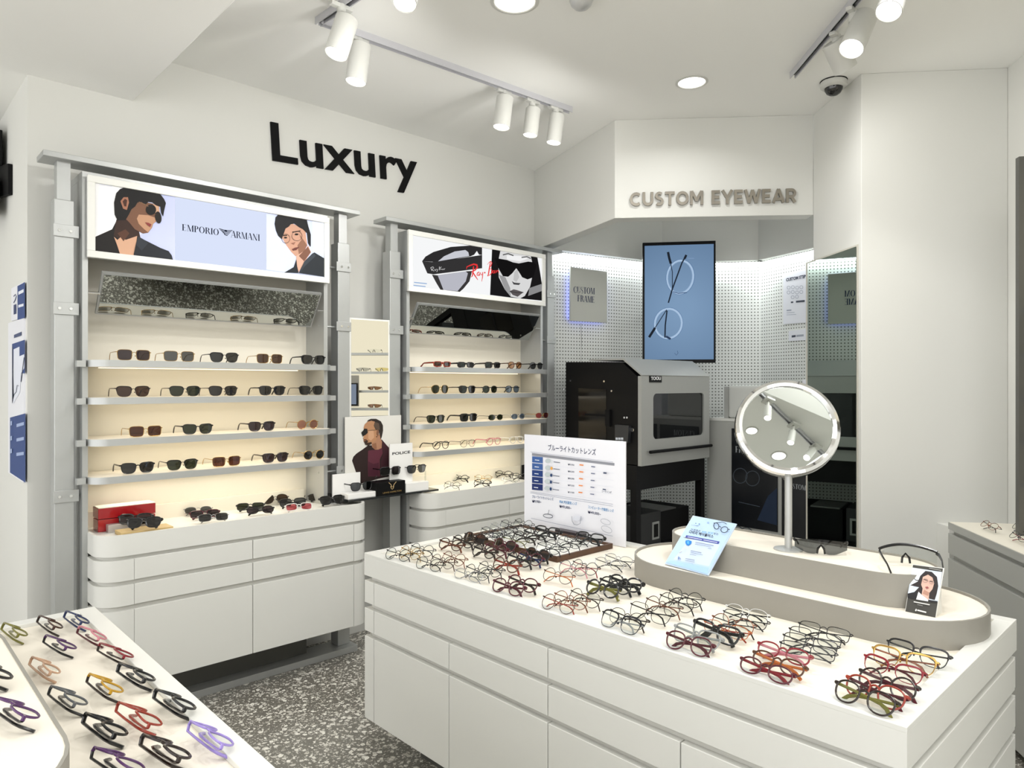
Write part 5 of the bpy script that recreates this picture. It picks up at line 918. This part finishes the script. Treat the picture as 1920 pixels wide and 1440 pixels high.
# --- sunglasses on the first cabinet
zc = CT
pile(CT + .018, [((236, 987, 303, 984), 'way', 'thick', 'black', 'dark'), ((222, 980, 285, 977), 'way', 'thick', 'black', 'grey')], 'on the bamboo board', 'sunglasses on the first cabinet', 30)
pile(CT, [((371, 977, 429, 972), 'rect', 'metal', 'silver', 'dark'), ((355, 971, 413, 966), 'rect', 'acetate', 'burgundy', 'purple'), ((341, 963, 402, 959), 'oval', 'metal', 'silver', 'grey'), ((322, 958, 385, 955), 'way', 'acetate', 'dkbrown', 'rust')], 'in the pile beside the bamboo board', 'sunglasses on the first cabinet', 28)
pile(CT, [((460, 963, 516, 959), 'oval', 'acetate', 'black', 'purple'), ((443, 956, 496, 953), 'rect', 'acetate', 'black', 'green'), ((407, 947, 468, 944), 'way', 'acetate', 'dkbrown', 'rust')], 'in the middle pile on the red-box cabinet', 'sunglasses on the first cabinet', 28)
pile(CT, [((534, 957, 587, 953), 'rect', 'acetate', 'white', 'red'), ((523, 949, 575, 945), 'way', 'acetate', 'black', 'grey'), ((596, 945, 650, 939), 'way', 'thick', 'black', 'dark'), ((489, 941, 543, 938), 'aviator', 'metal', 'gun', 'brown'), ((581, 937, 621, 936), 'rect', 'acetate', 'black', 'dark'), ((550, 933, 600, 930), 'panto', 'acetate', 'black', 'green')], 'in the end pile of the red-box cabinet', 'sunglasses on the first cabinet', 28)
# --- eyeglasses on the second cabinet
pile(CT, [((826, 911, 868, 915), 'round', 'metal', 'gun', 'clear'), ((880, 907, 927, 911), 'round', 'acetate', 'black', 'clear'), ((842, 899, 882, 901), 'round', 'acetate', 'black', 'clear'), ((940, 902, 972, 905), 'oval', 'metal', 'silver', 'clear'), ((889, 899, 922, 900), 'round', 'metal', 'gold', 'clear'), ((926, 891, 962, 893), 'panto', 'acetate', 'dkbrown', 'clear'), ((960, 896, 990, 898), 'panto', 'acetate', 'black', 'clear')], 'on the cabinet tray under the red-script rack', 'eyeglasses on the second cabinet', 40)
# --- displays on the glass shelf (held up by clear posts)
PSH = Plane((0, 3.435, 0), (0, -1, 0))
glasses((656, 898), (700, 900), .908, 'way', 'acetate', 'black', 'grey', 'black sunglasses with grey lenses on the plain white stand', 'sunglasses on the glass shelf', False, 0, pl=PSH)
glasses((712, 868), (753, 868), .978, 'square', 'acetate', 'black', 'purple', 'dark sunglasses raised over the black block with gold emblem', 'sunglasses on the glass shelf', False, 0, pl=PSH)
glasses((760, 873), (803, 870), .975, 'way', 'brow', 'black', 'grey', 'black sunglasses floating over the white block beside the second cabinet', 'sunglasses on the glass shelf', False, 0, pl=PSH)
# --- island
GI = 'eyeglasses on the island'
def isl(items, where, **k): pile(TOP, items, where, GI, **k)
isl([((723, 1042, 768, 1049), 'round', 'metal', 'black', 'clear'), ((748, 1037, 789, 1047), 'round', 'metal', 'gold', 'clear'), ((768, 1033, 812, 1041), 'round', 'metal', 'gun', 'clear')], 'in the bunch at the island corner by the racks')
isl([((778, 1059, 830, 1069), 'panto', 'metal', 'black', 'clear'), ((806, 1054, 852, 1064), 'round', 'metal', 'brown', 'clear', 'brown'), ((826, 1048, 873, 1059), 'round', 'metal', 'copper', 'clear')], 'in the second bunch along the island front edge')
isl([((849, 1079, 905, 1092), 'oval', 'metal', 'silver', 'clear'), ((868, 1073, 919, 1086), 'round', 'metal', 'gun', 'clear'), ((890, 1066, 946, 1081), 'round', 'metal', 'black', 'clear', 'gun')], 'in the third bunch along the island front edge')
isl([((919, 1101, 984, 1116), 'panto', 'acetate', 'burgundy', 'clear'), ((947, 1094, 1010, 1110), 'panto', 'acetate', 'burgundy', 'clear', 'dkbrown')], 'in the dark red pair along the island front edge')
isl([((1014, 1132, 1078, 1148), 'round', 'metal', 'brown', 'clear', 'brick'), ((1036, 1126, 1102, 1140), 'round', 'metal', 'copper', 'clear'), ((1064, 1120, 1127, 1138), 'round', 'metal', 'dkbrown', 'clear')], 'in the fifth bunch along the island front edge')
isl([((1124, 1163, 1200, 1189), 'way', 'brow', 'gun', 'clear', 'smoke'), ((1138, 1157, 1214, 1180), 'panto', 'half', 'dkbrown', 'clear')], 'in the sixth bunch along the island front edge')
isl([((1240, 1203, 1342, 1231), 'panto', 'acetate', 'burgundy', 'clear'), ((1258, 1190, 1352, 1219), 'way', 'acetate', 'smoke', 'clear'), ((1290, 1180, 1394, 1211), 'way', 'thick', 'black', 'clear')], 'in the seventh bunch along the island front edge')
isl([((1380, 1250, 1492, 1287), 'oval', 'acetate', 'burgundy', 'clear', 'red'), ((1405, 1238, 1512, 1273), 'oval', 'acetate', 'tort', 'clear', 'orange'), ((1414, 1221, 1524, 1251), 'oval', 'acetate', 'red', 'clear', 'pink')], 'in the red bunch along the island front edge')
isl([((1558, 1298, 1684, 1344), 'panto', 'acetate', 'dkbrown', 'clear', 'olive'), ((1580, 1288, 1701, 1332), 'panto', 'acetate', 'brick', 'clear', 'burgundy'), ((1603, 1275, 1724, 1314), 'round', 'acetate', 'dkbrown', 'clear', 'burgundy'), ((1614, 1248, 1733, 1286), 'cat', 'brow', 'red', 'clear', 'burgundy'), ((1628, 1232, 1762, 1266), 'way', 'brow', 'gold', 'clear', 'copper'), ((1660, 1220, 1780, 1252), 'way', 'brow', 'black', 'clear')], 'in the row at the island outer corner')
isl([((882, 1035, 932, 1046), 'round', 'acetate', 'dkbrown', 'clear'), ((920, 1060, 977, 1072), 'round', 'acetate', 'tort', 'clear', 'brick'), ((822, 1023, 867, 1031), 'panto', 'acetate', 'brown', 'clear', 'copper'), ((907, 1031, 950, 1041), 'round', 'acetate', 'burgundy', 'clear'), ((950, 1051, 995, 1061), 'round', 'acetate', 'black', 'clear'), ((847, 1017, 888, 1026), 'panto', 'acetate', 'dkbrown', 'clear'), ((970, 1048, 1014, 1059), 'panto', 'acetate', 'burgundy', 'clear', 'navy'), ((870, 1011, 907, 1019), 'panto', 'acetate', 'dkbrown', 'rust'), ((924, 1023, 966, 1033), 'panto', 'acetate', 'burgundy', 'brown'), ((984, 1041, 1029, 1052), 'panto', 'acetate', 'black', 'brown')], 'in the long bunch beside the wooden tray')
isl([((1013, 1080, 1078, 1093), 'round', 'metal', 'brown', 'clear', 'orange'), ((1046, 1066, 1102, 1077), 'round', 'metal', 'grey', 'clear', 'pink'), ((1064, 1062, 1127, 1078), 'round', 'metal', 'gun', 'clear', 'red')], 'in the round-rimmed bunch off the tray corner')
isl([((1111, 1057, 1172, 1070), 'oval', 'metal', 'silver', 'clear', 'black'), ((1128, 1049, 1190, 1063), 'oval', 'metal', 'silver', 'clear', 'gun')], 'in the silver pair between wooden tray and riser')
isl([((1098, 1105, 1160, 1119), 'round', 'thick', 'black', 'clear', 'olive'), ((1123, 1099, 1182, 1112), 'round', 'acetate', 'black', 'clear'), ((1136, 1094, 1207, 1110), 'panto', 'thick', 'black', 'clear')], 'in the black bunch facing the riser end')
isl([((1174, 1146, 1262, 1170), 'way', 'half', 'black', 'clear'), ((1206, 1135, 1277, 1154), 'round', 'metal', 'brown', 'clear', 'copper'), ((1231, 1128, 1304, 1147), 'round', 'metal', 'dkbrown', 'clear', 'black'), ((1247, 1119, 1321, 1138), 'round', 'metal', 'black', 'clear')], 'in the round bunch below the riser leaflet')
isl([((1314, 1178, 1408, 1202), 'oval', 'half', 'orange', 'clear', 'brick'), ((1323, 1168, 1424, 1192), 'round', 'metal', 'copper', 'clear', 'black'), ((1350, 1158, 1442, 1182), 'rect', 'metal', 'gun', 'clear', 'black'), ((1358, 1148, 1440, 1168), 'oval', 'half', 'crystal', 'clear', 'black')], 'in the rimless bunch under the riser side')
isl([((1458, 1218, 1570, 1243), 'flat', 'metal', 'gun', 'clear', 'black'), ((1462, 1204, 1576, 1230), 'rect', 'metal', 'gun', 'clear', 'black'), ((1474, 1192, 1582, 1218), 'rect', 'metal', 'black', 'clear', 'gun'), ((1490, 1181, 1600, 1207), 'rect', 'metal', 'black', 'clear')], 'in the wiry bunch under the riser side')
# --- walnut tray, three files of frames
def q6(a, b, c, d): return (860 + a / 6.4, 960 + b / 6.4, 860 + c / 6.4, 960 + d / 6.4)
zt2 = TOP + .0125
rowsT = ([(q6(320, 305, 450, 335), 'oval', 'metal', 'gun', 'clear'), (q6(300, 255, 470, 290), 'oval', 'metal', 'gun', 'clear'), (q6(400, 200, 560, 240), 'oval', 'metal', 'silver', 'clear'), (q6(520, 165, 700, 205), 'oval', 'metal', 'gun', 'clear'), (q6(650, 150, 880, 200), 'round', 'metal', 'black', 'clear')],
         [(q6(505, 355, 820, 400), 'panto', 'metal', 'black', 'clear', 'olive'), (q6(650, 315, 930, 365), 'panto', 'acetate', 'dkbrown', 'clear'), (q6(430, 275, 640, 320), 'oval', 'metal', 'gun', 'clear'), (q6(780, 285, 1050, 330), 'panto', 'acetate', 'black', 'clear'), (q6(550, 240, 790, 285), 'oval', 'metal', 'gun', 'clear'), (q6(900, 250, 1210, 305), 'way', 'thick', 'black', 'clear')],
         [(q6(920, 440, 1230, 500), 'round', 'metal', 'gun', 'clear'), (q6(1030, 415, 1340, 470), 'round', 'metal', 'gun', 'clear'), (q6(1160, 370, 1490, 435), 'panto', 'metal', 'black', 'clear'), (q6(1250, 340, 1580, 400), 'oval', 'metal', 'gun', 'clear'), (q6(1400, 325, 1730, 385), 'way', 'thick', 'black', 'clear')])
for r_, wh in zip(rowsT, ('in the tray file by the racks', 'in the middle tray file', 'in the tray file near the riser')): pile(zt2, r_, wh, 'eyeglasses in the wooden tray', 40)
# --- near corner table (fronts turned away)
GT = 'eyeglasses on the near corner table'
def tbl(items, where): pile(TOP, items, where, GT, tilt=58, flip=True)
tbl([((228, 1250, 294, 1292), 'panto', 'thick', 'black', 'clear'), ((192, 1213, 252, 1244), 'panto', 'acetate', 'red', 'clear', 'dkbrown'), ((154, 1182, 200, 1210), 'oval', 'acetate', 'pink', 'clear', 'burgundy'), ((128, 1152, 168, 1181), 'oval', 'acetate', 'navy', 'clear')], 'along the aisle-side rim of the corner table')
tbl([((360, 1356, 444, 1420), 'panto', 'acetate', 'lilac', 'clear')], 'at the aisle-side rim of the corner table')
tbl([((295, 1297, 373, 1349), 'panto', 'thick', 'black', 'clear')], 'in front of the lilac eyeglasses on the corner table')
tbl([((274, 1384, 362, 1442), 'panto', 'thick', 'dkbrown', 'clear'), ((230, 1322, 306, 1378), 'way', 'acetate', 'brick', 'clear'), ((170, 1265, 235, 1318), 'panto', 'acetate', 'yellow', 'clear', 'dkbrown')], 'in the middle row of the corner table')
tbl([((200, 1418, 256, 1452), 'panto', 'acetate', 'purple', 'clear', 'black'), ((166, 1342, 242, 1399), 'panto', 'thick', 'black', 'clear')], 'between riser and middle row of the corner table')
tbl([((93, 1198, 141, 1227), 'panto', 'acetate', 'purple', 'clear', 'black'), ((78, 1160, 118, 1191), 'oval', 'acetate', 'brown', 'clear', 'dkbrown')], 'in the far middle of the corner table')
tbl([((104, 1292, 162, 1337), 'panto', 'acetate', 'grey', 'clear', 'black'), ((60, 1233, 120, 1284), 'oval', 'acetate', 'beige', 'clear'), ((14, 1175, 49, 1204), 'oval', 'acetate', 'olive', 'clear')], 'close against the riser of the corner table')
pile(TB, [((0, 1314, 71, 1364), 'panto', 'acetate', 'purple', 'clear', 'black')], 'on top of the corner table riser', GT, tilt=58, flip=True)
pile(TB, [((-35, 1246, 17, 1288), 'panto', 'thick', 'black', 'clear')], 'cut by the picture edge on the corner riser', GT, tilt=58, flip=True)
# --- right-hand cabinet
GR = 'eyeglasses beside the column'
pile(.841, [((1832, 982, 1877, 999), 'oval', 'metal', 'copper', 'clear', 'black')], 'on the grey-fronted cabinet nearest the column', GR, tilt=45)
pile(.841, [((1886, 1003, 1935, 1022), 'oval', 'metal', 'gun', 'clear', 'red')], 'with red temples on the grey-fronted cabinet', GR, tilt=45)
pile(.841, [((1894, 985, 1938, 1000), 'round', 'metal', 'gun', 'clear', 'navy')], 'at the frame edge on the grey-fronted cabinet', GR, tilt=45)
# --- visor glasses: riser and far rack
def visor(c, th, z, lens, label, nmx, w_=.14, hgt=.048, full=True, group=None, inverted=False):
    o = thing(nmx, label, nmx, (c[0], c[1], z), group); o.rotation_euler = (0, 0, th); fm = mat('frame_black', '#0e0e10', .25)
    N = 21; cur = lambda x: 5.2 * x * x
    us = [-1 + 2 * i / (N - 1) for i in range(N)]
    topz = lambda u: hgt * (1 - .18 * u * u); botz = lambda u: .004 + .026 * max(0, 1 - abs(u) / .22) ** 1.2 + .020 * max(0, abs(u) - .55) ** 1.0 * 1.4
    lm = MB(); V = [];
    for u in us: x = u * w_ / 2; V += [(x, cur(x), botz(u)), (x, cur(x), topz(u))]
    def fin(m, name, ma): me = m.mesh(name, ma, None, True); return link(name, me, o)
    lm.add(V, [(2 * i, 2 * i + 2, 2 * i + 3, 2 * i + 1) for i in range(N - 1)]); fin(lm, 'lens', lens)
    if full: fr = MB(); fr.tube([(u * w_ / 2, cur(u * w_ / 2) - .001, topz(u)) for u in us], .004, .0045, n=6); fin(fr, 'brow_bar', fm)
    nb = MB(); nb.tube([(-.011, .002, .006), (-.009, .0, .022), (0, -.003, .033), (.009, .0, .022), (.011, .002, .006)], .003, .0035, n=6); fin(nb, 'nose_piece', fm)
    for s_ in (-1, 1):
        hx = s_ * w_ / 2; hy = cur(hx); t = MB(); t.tube([(hx * .97, hy - .002, hgt * .74), (hx * 1.02, hy + .012, hgt * .74), (hx * 1.0, hy + .05, hgt * .62), (hx * .92, hy + .085, hgt * .4), (hx * .84, hy + .105, .004)], [.002, .003, .0022, .002, .0022], [.004, .006, .004, .0036, .004], n=6); fin(t, 'temple', fm)
    return o
def aim(a, b, z): A_, B_ = pz(*a, z), pz(*b, z); c = (A_ + B_) / 2; d = B_ - A_; return c, math.atan2(d.y, d.x), d.length
c_, th_, L_ = aim((1490, 1032), (1590, 1040), T2 + .01); visor(c_, th_, T2, lensmat('lens_smoke_visor', '#6a6e70', 1.4), 'grey shield sports sunglasses lying beside the mirror pole', 'sunglasses', min(L_, .155), .05, False)
c_, th_, L_ = aim((1632, 1054), (1746, 1062), T2 + .01); visor(c_ + Vector((.045, .0, 0)), th_ + PI, T2, CLEAR, 'clear sports glasses with a black brow bar on the riser', 'eyeglasses', .15, .06, True)
for s_, z, l_, nm_, lb_ in ((.76, 1.8355, CLEAR, 'eyeglasses', 'clear shield glasses on the highest cream shelf, seen in the narrow mirror'), (.88, 1.6405, lensmat('lens_pale_grey', '#b9bcbc', 1), 'sunglasses', 'pale grey shield glasses on the second cream shelf, seen in the narrow mirror'), (.68, 1.6405, lensmat('lens_pale_yellow', '#e6dba0', 1), 'sunglasses', 'pale yellow shield glasses on the second cream shelf, seen in the narrow mirror'), (.76, 1.4455, lensmat('lens_brown_visor', '#8a6a55', 1), 'sunglasses', 'brown shield glasses on the third cream shelf, seen in the narrow mirror'), (.76, 1.2605, lensmat('lens_brown_visor', '#8a6a55', 1), 'sunglasses', 'brown shield glasses on the fourth cream shelf, seen in the narrow mirror')):
    p = o1 + UW * s_ - WW * .165; visor((p.x, p.y), math.atan2(UW.y, UW.x), z, l_, lb_, nm_, .14, .042, False, 'shield glasses on the far rack')
